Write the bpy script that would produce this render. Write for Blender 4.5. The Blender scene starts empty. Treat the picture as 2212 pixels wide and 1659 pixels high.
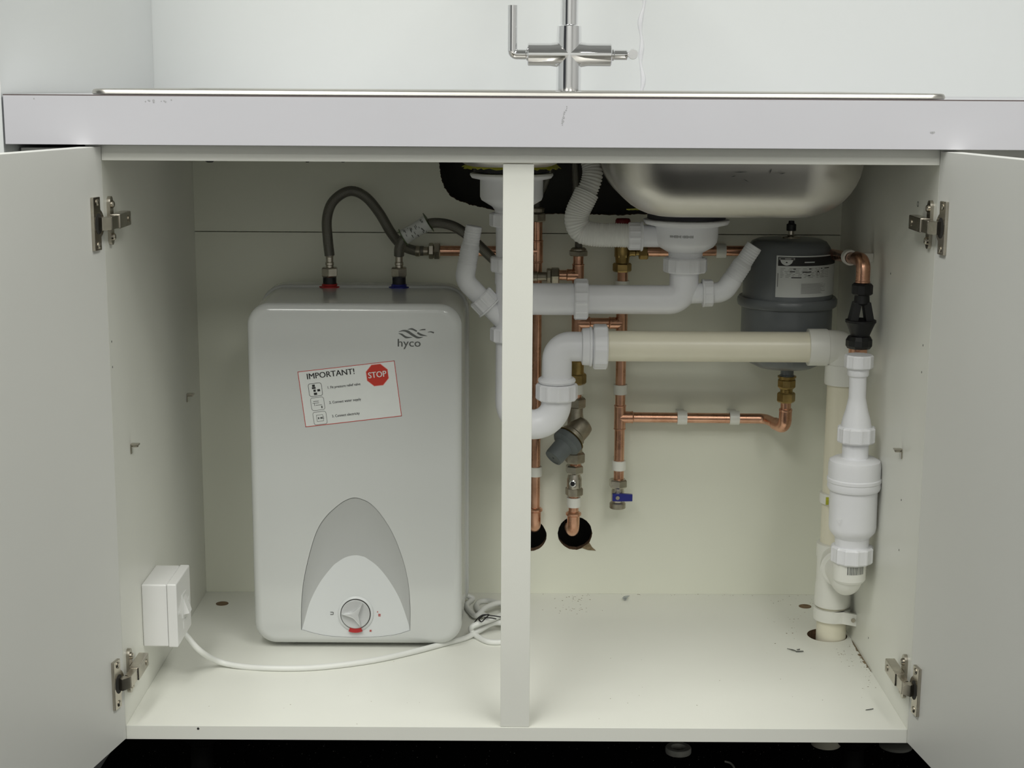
import bpy, bmesh, math, random
from mathutils import Vector, Matrix
random.seed(7)
V = Vector
PI = math.pi
sc = bpy.context.scene
COL = sc.collection

# ------------------------------------------------------------------ camera
F_PX = 3361.52
CAM = V((-0.01282, -1.80524, 0.77699))
RGT = V((0.99998144, -0.00118541, 0.00597560))
UPV = V((-0.00564593, 0.18811439, 0.98213090))
FWD = V((0.00228832, 0.98214641, -0.18810420))
cd = bpy.data.cameras.new('camera'); cam = bpy.data.objects.new('camera', cd); COL.objects.link(cam)
cd.sensor_fit = 'HORIZONTAL'; cd.sensor_width = 36.0; cd.lens = F_PX / 2212 * 36.0
cd.clip_start = 0.05; cd.clip_end = 50
cam.matrix_world = Matrix(((RGT.x, UPV.x, -FWD.x, CAM.x), (RGT.y, UPV.y, -FWD.y, CAM.y), (RGT.z, UPV.z, -FWD.z, CAM.z), (0, 0, 0, 1)))
sc.camera = cam

# ------------------------------------------------------------------ world, lamps, exposure
w = bpy.data.worlds.new('world'); sc.world = w; w.use_nodes = True
w.node_tree.nodes['Background'].inputs[0].default_value = (0.9, 0.95, 1.0, 1)
w.node_tree.nodes['Background'].inputs[1].default_value = 0.05
def lamp(name, loc, size, power, col=(0.985, 0.985, 0.93)):
    l = bpy.data.lights.new(name, 'AREA'); l.shape = 'RECTANGLE'; l.size = size[0]; l.size_y = size[1]
    l.energy = power; l.color = col
    o = bpy.data.objects.new(name, l); COL.objects.link(o); o.location = loc
    return o
CEIL = 2.25
for row_y, row_w in ((-0.6, 8), (-1.3, 14), (-2.1, 11.5), (-3.0, 14)):
    for lx, k in ((-0.75, 1.10), (0.85, 0.95)):
        lamp('ceiling_panel_light', (lx, row_y, CEIL - 0.02), (0.6, 0.6), row_w * k)
vs = sc.view_settings
vs.view_transform = 'Standard'; vs.look = 'None'; vs.gamma = 1.0; vs.use_curve_mapping = False
vs.exposure = 0.0

# ------------------------------------------------------------------ helpers
def at(px, py, Y):
    """point of the place seen at photo pixel (px, py) at depth Y"""
    v = FWD + RGT * ((px - 1106) / F_PX) - UPV * ((py - 829.5) / F_PX)
    return CAM + v * ((Y - CAM.y) / v.y)
def atz(px, py, Z):
    v = FWD + RGT * ((px - 1106) / F_PX) - UPV * ((py - 829.5) / F_PX)
    return CAM + v * ((Z - CAM.z) / v.z)
def atx(px, py, X):
    v = FWD + RGT * ((px - 1106) / F_PX) - UPV * ((py - 829.5) / F_PX)
    return CAM + v * ((X - CAM.x) / v.x)
def mpp(p):
    """metres per photo pixel at a point"""
    return (p - CAM).dot(FWD) / F_PX

def new_bm(): return bmesh.new()

def add_box(bm, x0, x1, y0, y1, z0, z1, bev=0.0, M=None, seg=2):
    r = bmesh.ops.create_cube(bm, size=1)
    vs_ = r['verts']
    for v in vs_:
        v.co = V((x0 + (v.co.x + .5) * (x1 - x0), y0 + (v.co.y + .5) * (y1 - y0), z0 + (v.co.z + .5) * (z1 - z0)))
    if bev > 0:
        es = list({e for v in vs_ for e in v.link_edges})
        r2 = bmesh.ops.bevel(bm, geom=es, offset=bev, segments=seg, affect='EDGES', profile=0.5)
        vs_ = list({v for f in r2['faces'] for v in f.verts} | {v for v in vs_ if v.is_valid})
    if M is not None:
        for v in vs_: v.co = M @ v.co
    return bm

def frame_of(d):
    d = d.normalized()
    a = V((0, 0, 1)) if abs(d.z) < 0.9 else V((1, 0, 0))
    u = a.cross(d).normalized(); return u, d.cross(u).normalized(), d

def add_lathe(bm, o, axis, prof, seg=40, rot=0.0):
    """revolve [(radius, height), ...] about axis through o"""
    u, v, d = frame_of(axis); o = V(o); rings = []
    for (r, h) in prof:
        if r <= 1e-6: rings.append([bm.verts.new(o + d * h)])
        else: rings.append([bm.verts.new(o + d * h + (u * math.cos(rot + 2 * PI * k / seg) + v * math.sin(rot + 2 * PI * k / seg)) * r) for k in range(seg)])
    for a, b in zip(rings, rings[1:]):
        for k in range(seg):
            k2 = (k + 1) % seg
            if len(a) == 1 and len(b) == 1: continue
            if len(a) == 1: bm.faces.new((a[0], b[k2], b[k]))
            elif len(b) == 1: bm.faces.new((a[k], a[k2], b[0]))
            else: bm.faces.new((a[k], a[k2], b[k2], b[k]))
    if len(rings[0]) > 1: bm.faces.new(list(reversed(rings[0])))
    if len(rings[-1]) > 1: bm.faces.new(rings[-1])
    return bm

def fillet(pts, r, n=8):
    pts = [V(p) for p in pts]; out = [pts[0]]
    for i in range(1, len(pts) - 1):
        rr = r[i - 1] if isinstance(r, (list, tuple)) else r
        a = (pts[i - 1] - pts[i]); b = (pts[i + 1] - pts[i])
        ang = a.angle(b)
        if ang > PI - 0.02 or rr <= 0: out.append(pts[i]); continue
        t = min(rr / math.tan(ang / 2), a.length * .49, b.length * .49)
        re = t * math.tan(ang / 2)
        p0 = pts[i] + a.normalized() * t
        bis = (a.normalized() + b.normalized()).normalized()
        c = pts[i] + bis * (re / math.sin(ang / 2))
        v0 = p0 - c; v1 = (pts[i] + b.normalized() * t) - c
        tot = v0.angle(v1); ax = v0.cross(v1).normalized()
        for k in range(n + 1):
            out.append(c + Matrix.Rotation(tot * k / n, 3, ax) @ v0)
    out.append(pts[-1]); return out

def spline(pts, n=10):
    """Catmull-Rom through points"""
    pts = [V(p) for p in pts]; P = [pts[0] * 2 - pts[1]] + pts + [pts[-1] * 2 - pts[-2]]
    out = []
    for i in range(1, len(P) - 2):
        for k in range(n):
            t = k / n; a, b, c, d = P[i - 1], P[i], P[i + 1], P[i + 2]
            out.append(0.5 * ((2 * b) + (c - a) * t + (2 * a - 5 * b + 4 * c - d) * t * t + (3 * b - a - 3 * c + d) * t ** 3))
    out.append(pts[-1]); return out

def resample(path, step):
    out = [path[0].copy()]; acc = 0.0
    for a, b in zip(path, path[1:]):
        L = (b - a).length
        if L < 1e-9: continue
        while acc + L >= step:
            t = (step - acc) / L; a = a + (b - a) * t; L = (b - a).length; acc = 0.0
            out.append(a.copy())
            if L < 1e-9: break
        acc += L
    out.append(path[-1].copy()); return out

def add_tube(bm, path, rad, seg=20, cap=True, uvscale=None):
    path = [V(p) for p in path]; n = len(path)
    R = rad if isinstance(rad, (list, tuple)) else [rad] * n
    T = []
    for i in range(n):
        t = path[min(i + 1, n - 1)] - path[max(i - 1, 0)]; T.append(t.normalized())
    u, v, _ = frame_of(T[0]); rings = []; L = 0.0; Ls = []
    for i in range(n):
        if i:
            L += (path[i] - path[i - 1]).length
            q = T[i - 1].rotation_difference(T[i]); u = q @ u; u = (u - T[i] * u.dot(T[i])).normalized(); v = T[i].cross(u)
        Ls.append(L)
        rings.append([bm.verts.new(path[i] + (u * math.cos(2 * PI * k / seg) + v * math.sin(2 * PI * k / seg)) * R[i]) for k in range(seg)])
    uv = bm.loops.layers.uv.verify() if uvscale else None
    for i in range(n - 1):
        for k in range(seg):
            k2 = (k + 1) % seg
            f = bm.faces.new((rings[i][k], rings[i][k2], rings[i + 1][k2], rings[i + 1][k]))
            if uv:
                for lp, (a, b) in zip(f.loops, ((k, i), (k + 1, i), (k + 1, i + 1), (k, i + 1))):
                    lp[uv].uv = (a / seg, Ls[b] * uvscale)
    if cap:
        bm.faces.new(list(reversed(rings[0]))); bm.faces.new(rings[-1])
    return bm

def add_prism(bm, pts2, to3, d):
    """extrude a 2-D outline: to3 maps (a, b) to a point, d is the depth vector"""
    a = [bm.verts.new(to3(*p)) for p in pts2]; b = [bm.verts.new(to3(*p) + d) for p in pts2]; n = len(a)
    bm.faces.new(a); bm.faces.new(list(reversed(b)))
    for k in range(n):
        k2 = (k + 1) % n; bm.faces.new((a[k2], a[k], b[k], b[k2]))
    return bm

def rrect(cx, cz, w, h, r, n=7):
    out = []
    for sx, sz, a0 in ((1, 1, 0), (-1, 1, PI / 2), (-1, -1, PI), (1, -1, 1.5 * PI)):
        ox = cx + sx * (w / 2 - r); oz = cz + sz * (h / 2 - r)
        for k in range(n + 1):
            a = a0 + PI / 2 * k / n; out.append((ox + r * math.cos(a), oz + r * math.sin(a)))
    return out

def add_loft(bm, rings, cap=True):
    R = [[bm.verts.new(p) for p in ring] for ring in rings]; n = len(R[0])
    for a, b in zip(R, R[1:]):
        for k in range(n):
            k2 = (k + 1) % n; bm.faces.new((a[k], a[k2], b[k2], b[k]))
    if cap:
        bm.faces.new(list(reversed(R[0]))); bm.faces.new(R[-1])
    return bm

# ------------------------------------------------------------------ materials
def mat(name, col, rough=0.5, metal=0.0, noise=0.0, nscale=20.0, bump=0.0, bscale=60.0, coat=0.0, spec=0.5, rvar=0.0, col2=None, detail=3):
    m = bpy.data.materials.new(name); m.use_nodes = True
    nt = m.node_tree; b = nt.nodes['Principled BSDF']
    b.inputs['Base Color'].default_value = (*col, 1); b.inputs['Roughness'].default_value = rough
    b.inputs['Metallic'].default_value = metal; b.inputs['Specular IOR Level'].default_value = spec
    if coat: b.inputs['Coat Weight'].default_value = coat; b.inputs['Coat Roughness'].default_value = 0.08
    tc = nt.nodes.new('ShaderNodeTexCoord')
    if noise or rvar:
        nz = nt.nodes.new('ShaderNodeTexNoise'); nz.inputs['Scale'].default_value = nscale; nz.inputs['Detail'].default_value = detail
        nt.links.new(tc.outputs['Object'], nz.inputs['Vector'])
        if noise:
            rp = nt.nodes.new('ShaderNodeValToRGB')
            c2 = col2 if col2 else tuple(max(0, c * (1 - noise)) for c in col)
            rp.color_ramp.elements[0].position = 0.3; rp.color_ramp.elements[1].position = 0.7
            rp.color_ramp.elements[0].color = (*c2, 1); rp.color_ramp.elements[1].color = (*col, 1)
            nt.links.new(nz.outputs['Fac'], rp.inputs['Fac']); nt.links.new(rp.outputs['Color'], b.inputs['Base Color'])
        if rvar:
            mr = nt.nodes.new('ShaderNodeMapRange'); mr.inputs['To Min'].default_value = max(0.02, rough - rvar); mr.inputs['To Max'].default_value = rough + rvar
            nt.links.new(nz.outputs['Fac'], mr.inputs['Value']); nt.links.new(mr.outputs['Result'], b.inputs['Roughness'])
    if bump:
        n2 = nt.nodes.new('ShaderNodeTexNoise'); n2.inputs['Scale'].default_value = bscale; n2.inputs['Detail'].default_value = 4
        nt.links.new(tc.outputs['Object'], n2.inputs['Vector'])
        bp = nt.nodes.new('ShaderNodeBump'); bp.inputs['Strength'].default_value = bump; bp.inputs['Distance'].default_value = 0.002
        nt.links.new(n2.outputs['Fac'], bp.inputs['Height']); nt.links.new(bp.outputs['Normal'], b.inputs['Normal'])
    return m
M = {}
M['melamine'] = mat('melamine', (0.86, 0.865, 0.80), 0.38, noise=0.03, nscale=6, bump=0.03, bscale=500)
M['back'] = mat('back_board', (0.84, 0.85, 0.735), 0.5, noise=0.03, nscale=5)
M['door'] = mat('door_board', (0.78, 0.785, 0.75), 0.42, noise=0.02, nscale=5)
M['worktop'] = mat('worktop_laminate', (0.66, 0.655, 0.70), 0.3, noise=0.02, nscale=8)
M['seam'] = mat('laminate_seam', (0.16, 0.13, 0.13), 0.6)
M['wall'] = mat('white_splashback', (0.82, 0.845, 0.845), 0.22, noise=0.015, nscale=3, bump=0.05, bscale=6)
M['plain_wall'] = mat("painted_wall", (0.80, 0.80, 0.79), 0.8, noise=0.05, nscale=2)
M['ceiling'] = mat('ceiling_tile', (0.8, 0.8, 0.78), 0.9, noise=0.06, nscale=30)
M['carpet'] = mat('black_carpet', (0.010, 0.010, 0.011), 0.95, noise=0.5, nscale=350, bump=0.6, bscale=900, spec=0.1)
M['plastic'] = mat('white_plastic', (0.90, 0.905, 0.935), 0.33, noise=0.03, nscale=30)
M['spigot'] = mat('frosted_white_plastic', (0.86, 0.87, 0.89), 0.45, noise=0.04, nscale=60)
M['hose_white'] = mat('ribbed_white_hose', (0.84, 0.84, 0.80), 0.45, noise=0.05, nscale=40)
M['cream'] = mat('cream_plastic', (0.86, 0.82, 0.66), 0.3, noise=0.04, nscale=18)
M['ivory'] = mat('ivory_plastic', (0.87, 0.87, 0.81), 0.3, noise=0.03, nscale=20)
M['copper'] = mat('copper', (0.80, 0.47, 0.33), 0.28, 1.0, noise=0.35, nscale=45, rvar=0.08, col2=(0.60, 0.31, 0.20))
M['brass'] = mat('brass', (0.48, 0.34, 0.13), 0.34, 1.0, noise=0.4, nscale=60, rvar=0.08)
M['nickel'] = mat('nickel', (0.56, 0.52, 0.45), 0.26, 1.0, noise=0.2, nscale=70, rvar=0.06)
M['dull_nickel'] = mat('dull_nickel', (0.48, 0.44, 0.36), 0.42, 1.0, noise=0.3, nscale=90, rvar=0.08, bump=0.1, bscale=400)
M['chrome'] = mat('chrome', (0.86, 0.86, 0.87), 0.05, 1.0)
M['grey_paint'] = mat('grey_vessel_paint', (0.17, 0.185, 0.195), 0.33, noise=0.08, nscale=14, coat=0.15)
M['grey_plastic'] = mat('grey_plastic', (0.16, 0.18, 0.185), 0.55, noise=0.15, nscale=60)
M['black'] = mat('black_plastic', (0.007, 0.007, 0.008), 0.45, noise=0.2, nscale=80)
M['rubber'] = mat('black_rubber', (0.012, 0.012, 0.02), 0.5)
M['red'] = mat('red_plastic', (0.42, 0.02, 0.02), 0.35)
M['dark_red'] = mat('dark_red_plastic', (0.20, 0.008, 0.012), 0.4)
M['blue'] = mat('blue_plastic', (0.015, 0.02, 0.22), 0.35)
M['heater'] = mat('gloss_white_casing', (0.60, 0.615, 0.60), 0.16, noise=0.01, nscale=4, coat=0.3)
M['heater_shade'] = mat('satin_shaded_plastic', (0.46, 0.47, 0.465), 0.32)  # greyer than the casing: shade on the down-facing scoop put into colour
M['heater_plate'] = mat('satin_white_plate', (0.66, 0.68, 0.68), 0.34)
M['knob'] = mat('silver_knob', (0.66, 0.67, 0.67), 0.22, 0.35)
M['cable'] = mat('white_cable', (0.80, 0.81, 0.78), 0.4, noise=0.03, nscale=40)
M['socket'] = mat('white_socket', (0.86, 0.86, 0.85), 0.22)
M['chipboard'] = mat('chipboard_edge', (0.22, 0.13, 0.07), 0.95, noise=0.6, nscale=260, bump=0.5, bscale=500)
M['wood_plug'] = mat('brown_cam_disc', (0.20, 0.12, 0.055), 0.6, noise=0.4, nscale=200)
M['ink'] = mat('black_ink', (0.02, 0.02, 0.02), 0.6)
M['grey_ink'] = mat('grey_ink', (0.10, 0.105, 0.10), 0.6)
M['light_ink'] = mat('light_grey_ink', (0.30, 0.30, 0.29), 0.6)
M['paper'] = mat('paper_label', (0.72, 0.74, 0.72), 0.5, noise=0.03, nscale=40)
M['red_ink'] = mat('red_ink', (0.50, 0.035, 0.02), 0.5)
M['pink_ink'] = mat('pink_ink', (0.75, 0.35, 0.32), 0.5)
M['yellow_film'] = mat('yellow_film', (0.55, 0.55, 0.05), 0.35, noise=0.3, nscale=60)
M['scuff'] = mat('grey_scuff', (0.46, 0.46, 0.48), 0.5)
M['foil'] = mat('foil_scrap', (0.45, 0.48, 0.52), 0.3, 0.8, bump=0.6, bscale=300)
M['dirt'] = mat('brown_dust', (0.28, 0.21, 0.12), 0.95, noise=0.5, nscale=200)
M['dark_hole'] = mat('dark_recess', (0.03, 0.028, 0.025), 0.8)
M['green_tag'] = mat('green_film', (0.10, 0.16, 0.05), 0.4)
M['leg'] = mat('black_leg', (0.006, 0.006, 0.006), 0.7, spec=0.1)
M['foot'] = mat('grey_foot', (0.30, 0.30, 0.27), 0.7)
M['ring'] = mat('dusty_white_ring', (0.50, 0.50, 0.45), 0.7, noise=0.15, nscale=100)

def steel():
    m = mat('stainless_steel', (0.62, 0.60, 0.56), 0.30, 1.0)
    nt = m.node_tree; b = nt.nodes['Principled BSDF']; tc = nt.nodes.new('ShaderNodeTexCoord')
    mp = nt.nodes.new('ShaderNodeMapping'); mp.inputs['Scale'].default_value = (6, 6, 300)
    nz = nt.nodes.new('ShaderNodeTexNoise'); nz.inputs['Scale'].default_value = 4; nz.inputs['Detail'].default_value = 4
    nt.links.new(tc.outputs['Object'], mp.inputs['Vector']); nt.links.new(mp.outputs['Vector'], nz.inputs['Vector'])
    mr = nt.nodes.new('ShaderNodeMapRange'); mr.inputs['To Min'].default_value = 0.29; mr.inputs['To Max'].default_value = 0.40
    nt.links.new(nz.outputs['Fac'], mr.inputs['Value']); nt.links.new(mr.outputs['Result'], b.inputs['Roughness'])
    return m
M['steel'] = steel()
def braid():
    m = mat('steel_braid', (0.2, 0.2, 0.18), 0.4, 0.8)
    nt = m.node_tree; b = nt.nodes['Principled BSDF']; uv = nt.nodes.new('ShaderNodeUVMap')
    sep = nt.nodes.new('ShaderNodeSeparateXYZ'); nt.links.new(uv.outputs['UV'], sep.inputs[0])
    def mth(op, a, bb=None):
        n = nt.nodes.new('ShaderNodeMath'); n.operation = op
        for i, x in enumerate((a, bb)):
            if x is None: continue
            if isinstance(x, (int, float)): n.inputs[i].default_value = x
            else: nt.links.new(x, n.inputs[i])
        return n.outputs[0]
    U = mth('MULTIPLY', sep.outputs[0], 12 * 2 * PI); W = mth('MULTIPLY', sep.outputs[1], 2 * PI)
    s1 = mth('SINE', mth('ADD', U, W)); s2 = mth('SINE', mth('SUBTRACT', U, W))
    h = mth('ADD', mth('MULTIPLY', mth('MULTIPLY', s1, s2), 0.5), 0.5)
    rp = nt.nodes.new('ShaderNodeValToRGB'); rp.color_ramp.elements[0].color = (0.02, 0.019, 0.016, 1); rp.color_ramp.elements[1].color = (0.36, 0.35, 0.31, 1)
    nt.links.new(h, rp.inputs['Fac']); nt.links.new(rp.outputs['Color'], b.inputs['Base Color'])
    bp = nt.nodes.new('ShaderNodeBump'); bp.inputs['Strength'].default_value = 0.5; bp.inputs['Distance'].default_value = 0.0006
    nt.links.new(h, bp.inputs['Height']); nt.links.new(bp.outputs['Normal'], b.inputs['Normal'])
    return m
M['braid'] = braid()

# ------------------------------------------------------------------ object plumbing
ROOTS = []
def thing(name, label, cat, group=None):
    o = bpy.data.objects.new(name, None); COL.objects.link(o); o.empty_display_size = 0.02
    o['label'] = label; o['category'] = cat
    if group: o['group'] = group
    ROOTS.append(o); return o
def mesh_obj(name, bm, m, parent=None, smooth=True, angle=35, label=None):
    bmesh.ops.recalc_face_normals(bm, faces=bm.faces[:])
    me = bpy.data.meshes.new(name); bm.to_mesh(me); bm.free()
    if smooth:
        me.shade_smooth(); me.set_sharp_from_angle(angle=math.radians(angle))
    for k in (m if isinstance(m, (list, tuple)) else [m]): me.materials.append(M[k])
    o = bpy.data.objects.new(name, me); COL.objects.link(o)
    if parent: o.parent = parent
    if label: o['label'] = label
    return o
def single(name, bm, m, label, cat, group=None, **k):
    o = mesh_obj(name, bm, m, **k); o['label'] = label; o['category'] = cat
    if group: o['group'] = group
    ROOTS.append(o); return o
def struct(name, bm, m, **k):
    o = mesh_obj(name, bm, m, **k); o['kind'] = 'structure'; return o
def cut(o, bmc, m):
    """boolean difference applied to the mesh; the cut faces take material m"""
    bmesh.ops.recalc_face_normals(bmc, faces=bmc.faces[:])
    me = bpy.data.meshes.new('cutter'); bmc.to_mesh(me); bmc.free(); me.materials.append(M[m])
    c = bpy.data.objects.new('cutter', me); COL.objects.link(c)
    md = o.modifiers.new('cut', 'BOOLEAN'); md.operation = 'DIFFERENCE'; md.solver = 'EXACT'; md.object = c; md.material_mode = 'TRANSFER'
    bpy.context.view_layer.update()
    dg = bpy.context.evaluated_depsgraph_get(); ne = bpy.data.meshes.new_from_object(o.evaluated_get(dg))
    o.modifiers.clear(); old = o.data; o.data = ne; ne.name = old.name
    bpy.data.objects.remove(c); bpy.data.meshes.remove(me); bpy.data.meshes.remove(old)
def text(name, s, size, Mx, m, parent, depth=0.0002, bold=0.0, sx=1.0, align='LEFT'):
    c = bpy.data.curves.new(name, 'FONT'); c.body = s; c.size = size; c.extrude = depth; c.align_x = align; c.resolution_u = 3
    t = bpy.data.objects.new(name, c); COL.objects.link(t); bpy.context.view_layer.update()
    dg = bpy.context.evaluated_depsgraph_get(); me = bpy.data.meshes.new_from_object(t.evaluated_get(dg))
    bpy.data.objects.remove(t); bpy.data.curves.remove(c)
    if bold:      # thicken the strokes with a second, slightly shifted impression
        bb = new_bm(); bb.from_mesh(me); g = bmesh.ops.duplicate(bb, geom=bb.verts[:] + bb.edges[:] + bb.faces[:])['geom']
        for v in g:
            if isinstance(v, bmesh.types.BMVert): v.co += V((bold, 0, 0.00002))
        bb.to_mesh(me); bb.free()
    for v in me.vertices: v.co = Mx @ V((v.co.x * sx, v.co.y, v.co.z))
    me.materials.clear(); me.materials.append(M[m]); me.name = name
    o = bpy.data.objects.new(name, me); COL.objects.link(o); o.parent = parent; return o
def front_frame(p, roll=0.0, tilt=0.0):
    """x right, y up, z towards the room (-Y)"""
    return Matrix.Translation(p) @ Matrix.Rotation(roll, 4, V((0, -1, 0))) @ Matrix(((1, 0, 0, 0), (0, 0, -1, 0), (0, 1, 0, 0), (0, 0, 0, 1))) @ Matrix.Rotation(tilt, 4, 'X')

# turned parts laid out along vertical / horizontal axes, in photo pixels at a given depth
def vlathe(bm, cx, Y, prof, seg=40, rot=0.0, X=None, ref=None):
    """prof: [(half width px, py)...] top to bottom"""
    pm = prof[len(prof) // 2][1] if ref is None else ref
    o = at(cx, pm, Y); k = mpp(o)
    if X is not None: o.x = X
    pr = [(hw * k, at(cx, py, Y).z) for hw, py in prof]
    return add_lathe(bm, (o.x, Y, 0), V((0, 0, 1)), [(r, z) for r, z in reversed(pr)], seg, rot)
def hlathe(bm, cy, Y, prof, seg=40, rot=0.0, Z=None):
    """prof: [(px, half height px)...] left to right"""
    o = at(prof[len(prof) // 2][0], cy, Y); k = mpp(o); z = o.z if Z is None else Z
    pr = [(h * k, at(px, cy, Y).x) for px, h in prof]
    return add_lathe(bm, (0, Y, z), V((1, 0, 0)), pr, seg, rot)
def nut(bm, o, axis, r, h, sides=6, rot=0.0, ch=0.12):
    add_lathe(bm, o, axis, [(r * (1 - ch), 0), (r, h * 0.14), (r, h * 0.86), (r * (1 - ch), h)], sides, rot)
def ribbed(bm, o, axis, r, h, n=12, rib=0.06, seg=72):
    """plastic union nut: drum with raised ribs"""
    u, v, d = frame_of(axis); o = V(o)
    def ring(hh, s):
        out = []
        for k in range(seg):
            a = 2 * PI * k / seg; t = (a * n / (2 * PI)) % 1.0
            rr = r * s * (1 + (rib if t < 0.22 else 0.0) - 0.0)
            out.append(o + d * hh + (u * math.cos(a) + v * math.sin(a)) * rr)
        return out
    add_loft(bm, [ring(0, .93), ring(h * .1, 1), ring(h * .9, 1), ring(h, .93)])

# ================================================================== THE ROOM
FL = -0.168; WB = 0.70; YF = -0.02; ZT = 0.7645; ZU = 0.7088
b = new_bm(); add_box(b, -2.6, 2.6, -4.0, WB, FL - 0.05, FL); struct('floor', b, 'carpet')
b = new_bm(); add_box(b, -2.6, 2.6, -4.0, WB, CEIL, CEIL + 0.05); struct('ceiling', b, 'ceiling')
b = new_bm(); add_box(b, -2.6, 2.6, WB, WB + 0.08, FL, CEIL); struct('wall_back', b, 'wall')
M['void_dark'] = mat('void_shade', (0.17, 0.165, 0.15), 0.9, noise=0.3, nscale=8)  # shade of the void behind the back boards, put into the colour
b = new_bm(); add_box(b, -0.55, 2.59, WB - 0.003, WB + 0.001, FL, ZU - 0.002); struct('void_shade_sheet', b, 'void_dark')  # dark sheet added before the wall so the sawn opening looks black
cornx = at(333, 189, WB).x
b = new_bm(); add_prism(b, [(-2.6, -0.018), (-0.5875, -0.018), (cornx, WB - 0.0005), (-2.6, WB - 0.0005)], lambda x, y: V((x, y, FL)), V((0, 0, CEIL - FL)))
struct('wall_left', b, 'wall', smooth=False)
b = new_bm(); add_box(b, 2.6, 2.68, -4.0, WB, FL, CEIL); struct('wall_right', b, 'plain_wall')
b = new_bm(); add_box(b, -2.6, 2.6, -4.08, -4.0, FL, CEIL); struct('wall_front', b, 'plain_wall')
# uneven silicone joint between two splashback panels
b = new_bm(); pts = []
for k in range(60):
    z = ZT + 0.002 + k * 0.012
    pts.append(V((at(1386 + 5.0 * math.sin(k * 0.9) * math.sin(k * 0.37 + 1) , 100, WB).x, WB + 0.0005, z)))
add_tube(b, spline(pts, 4), [0.0024 + 0.0018 * math.sin(i * 0.21) ** 2 for i in range(59 * 4 + 1)], 10)
struct('trim_1', b, 'plastic')

# ================================================================== WORKTOP
wt = thing('worktop', 'white laminate kitchen worktop with thick square front edge', 'worktop')
SX0, SX1, SY0, SY1 = -0.47, 0.47, 0.05, 0.50
b = new_bm(); xl, xr = -0.5845, 2.55
for a in ((xl, SX0, YF + 0.001, WB), (SX1, xr, YF + 0.001, WB), (SX0, SX1, YF + 0.001, SY0), (SX0, SX1, SY1, WB)):
    add_box(b, a[0], a[1], a[2], a[3], ZU, ZT)
# follow the splayed side wall at the back left corner
for v in b.verts:
    if v.co.x < -0.58 and v.co.y > 0.3: v.co.x = cornx + 0.0005
mesh_obj('slab', b, 'worktop', wt, smooth=False)
b = new_bm(); add_box(b, xl, xr, YF - 0.001, YF + 0.001, ZU, ZT - 0.0012, 0.0004); mesh_obj('edging_strip', b, 'worktop', wt, label='cool white laminate edging strip')
b = new_bm(); add_box(b, xl, xr, YF - 0.0008, YF + 0.001, ZT - 0.0012, ZT + 0.0002); mesh_obj('edge_seam', b, 'seam', wt, smooth=False, label='thin dark glue seam')
def smudge(name, px, py, w, h, n, par, Y=YF - 0.00115, mm='scuff', slant=0.0):
    b = new_bm()
    for i in range(n):
        t = (i + .5) / n; q = at(px + slant * h * (t - .5) + random.uniform(-w, w) * .5, py + (t - .5) * h, Y); r = random.uniform(.0004, .001)
        add_lathe(b, q, V((0, -1, 0)), [(r * 1.6, 0), (r, 0.00008)], 7)
    return mesh_obj(name, b, mm, par)
smudge('scuff_mark', 1219, 250, 4, 44, 11, wt, slant=-.3); smudge('scuff_mark', 345, 218, 70, 5, 9, wt)
smudge('scuff_mark', 2014, 286, 12, 2, 4, wt); smudge('scuff_mark', 73, 213, 1, 1, 1, wt)

# ================================================================== CABINET
cab = thing('sink_base_cabinet', 'open white melamine sink base cabinet with two doors and centre post', 'cabinet')
HW = 0.482; DB = 0.517; ZR = 0.6902; ZTOP = 0.7080; TH = 0.018
for s in (-1, 1):
    b = new_bm(); add_box(b, *sorted((s * HW, s * (HW + TH))), 0.0, DB + 0.03, -TH, ZTOP, 0.0005); o = mesh_obj('side_panel', b, 'melamine', cab)
# floor board with the drain hole
b = new_bm(); add_box(b, -HW, HW, 0.0, DB + 0.03, -TH, 0.0, 0.0006); bot = mesh_obj('bottom_panel', b, 'melamine', cab)
STK = atz(1797, 1385, 0.0); STK.y += 0.0205; SXc, SYc = at(1798, 1300, STK.y).x, STK.y
b = new_bm(); add_lathe(b, (SXc - 0.0045, SYc + 0.004, -0.05), V((0, 0, 1)), [(0.0285, 0), (0.0285, 0.1)], 48); cut(bot, b, 'chipboard')
# two back boards
ZJ = 0.5612
b = new_bm(); add_box(b, -HW, HW, DB, DB + 0.016, 0.0, ZJ - 0.0006, 0.0004); bk = mesh_obj('back_panel', b, 'back', cab, label='pale lower back board with round pipe holes')
def jag_disc(c, r, jit, n=60):
    b = new_bm(); pts = [(c.x + (r + random.uniform(-jit, jit)) * math.cos(2 * PI * k / n), c.z + (r + random.uniform(-jit, jit)) * math.sin(2 * PI * k / n)) for k in range(n)]
    add_prism(b, pts, lambda x, z: V((x, DB - 0.02, z)), V((0, 0.06, 0))); return b
HB = at(1242, 1152, DB); HA = at(1146, 1157, DB)
cut(bk, jag_disc(HB, 37 * mpp(HB), 0.0004), 'chipboard'); cut(bk, jag_disc(HA, 34.5 * mpp(HA), 0.0004), 'chipboard')
b = new_bm(); add_box(b, -HW, HW, DB - 0.0008, DB + 0.016, ZJ + 0.0006, ZTOP - 0.001, 0.0004); ub = mesh_obj('upper_back_panel', b, 'back', cab, label='upper back board with rough sawn opening')
outl = [(945, 330), (950, 365), (953, 385), (960, 405), (972, 422), (992, 434), (1015, 442), (1045, 449), (1075, 455), (1105, 459), (1150, 461), (1200, 462), (1250, 463), (1300, 464), (1345, 465), (1380, 462), (1500, 464), (1640, 462), (1700, 440), (1730, 400), (1738, 330)]
pts = []
for (a, c) in zip(outl, outl[1:]):
    for k in range(9):
        t = k / 9; q = at(a[0] + (c[0] - a[0]) * t, a[1] + (c[1] - a[1]) * t, DB)
        pts.append((q.x + random.uniform(-.0007, .0007), q.z + random.uniform(-.0008, .0008)))
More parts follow.
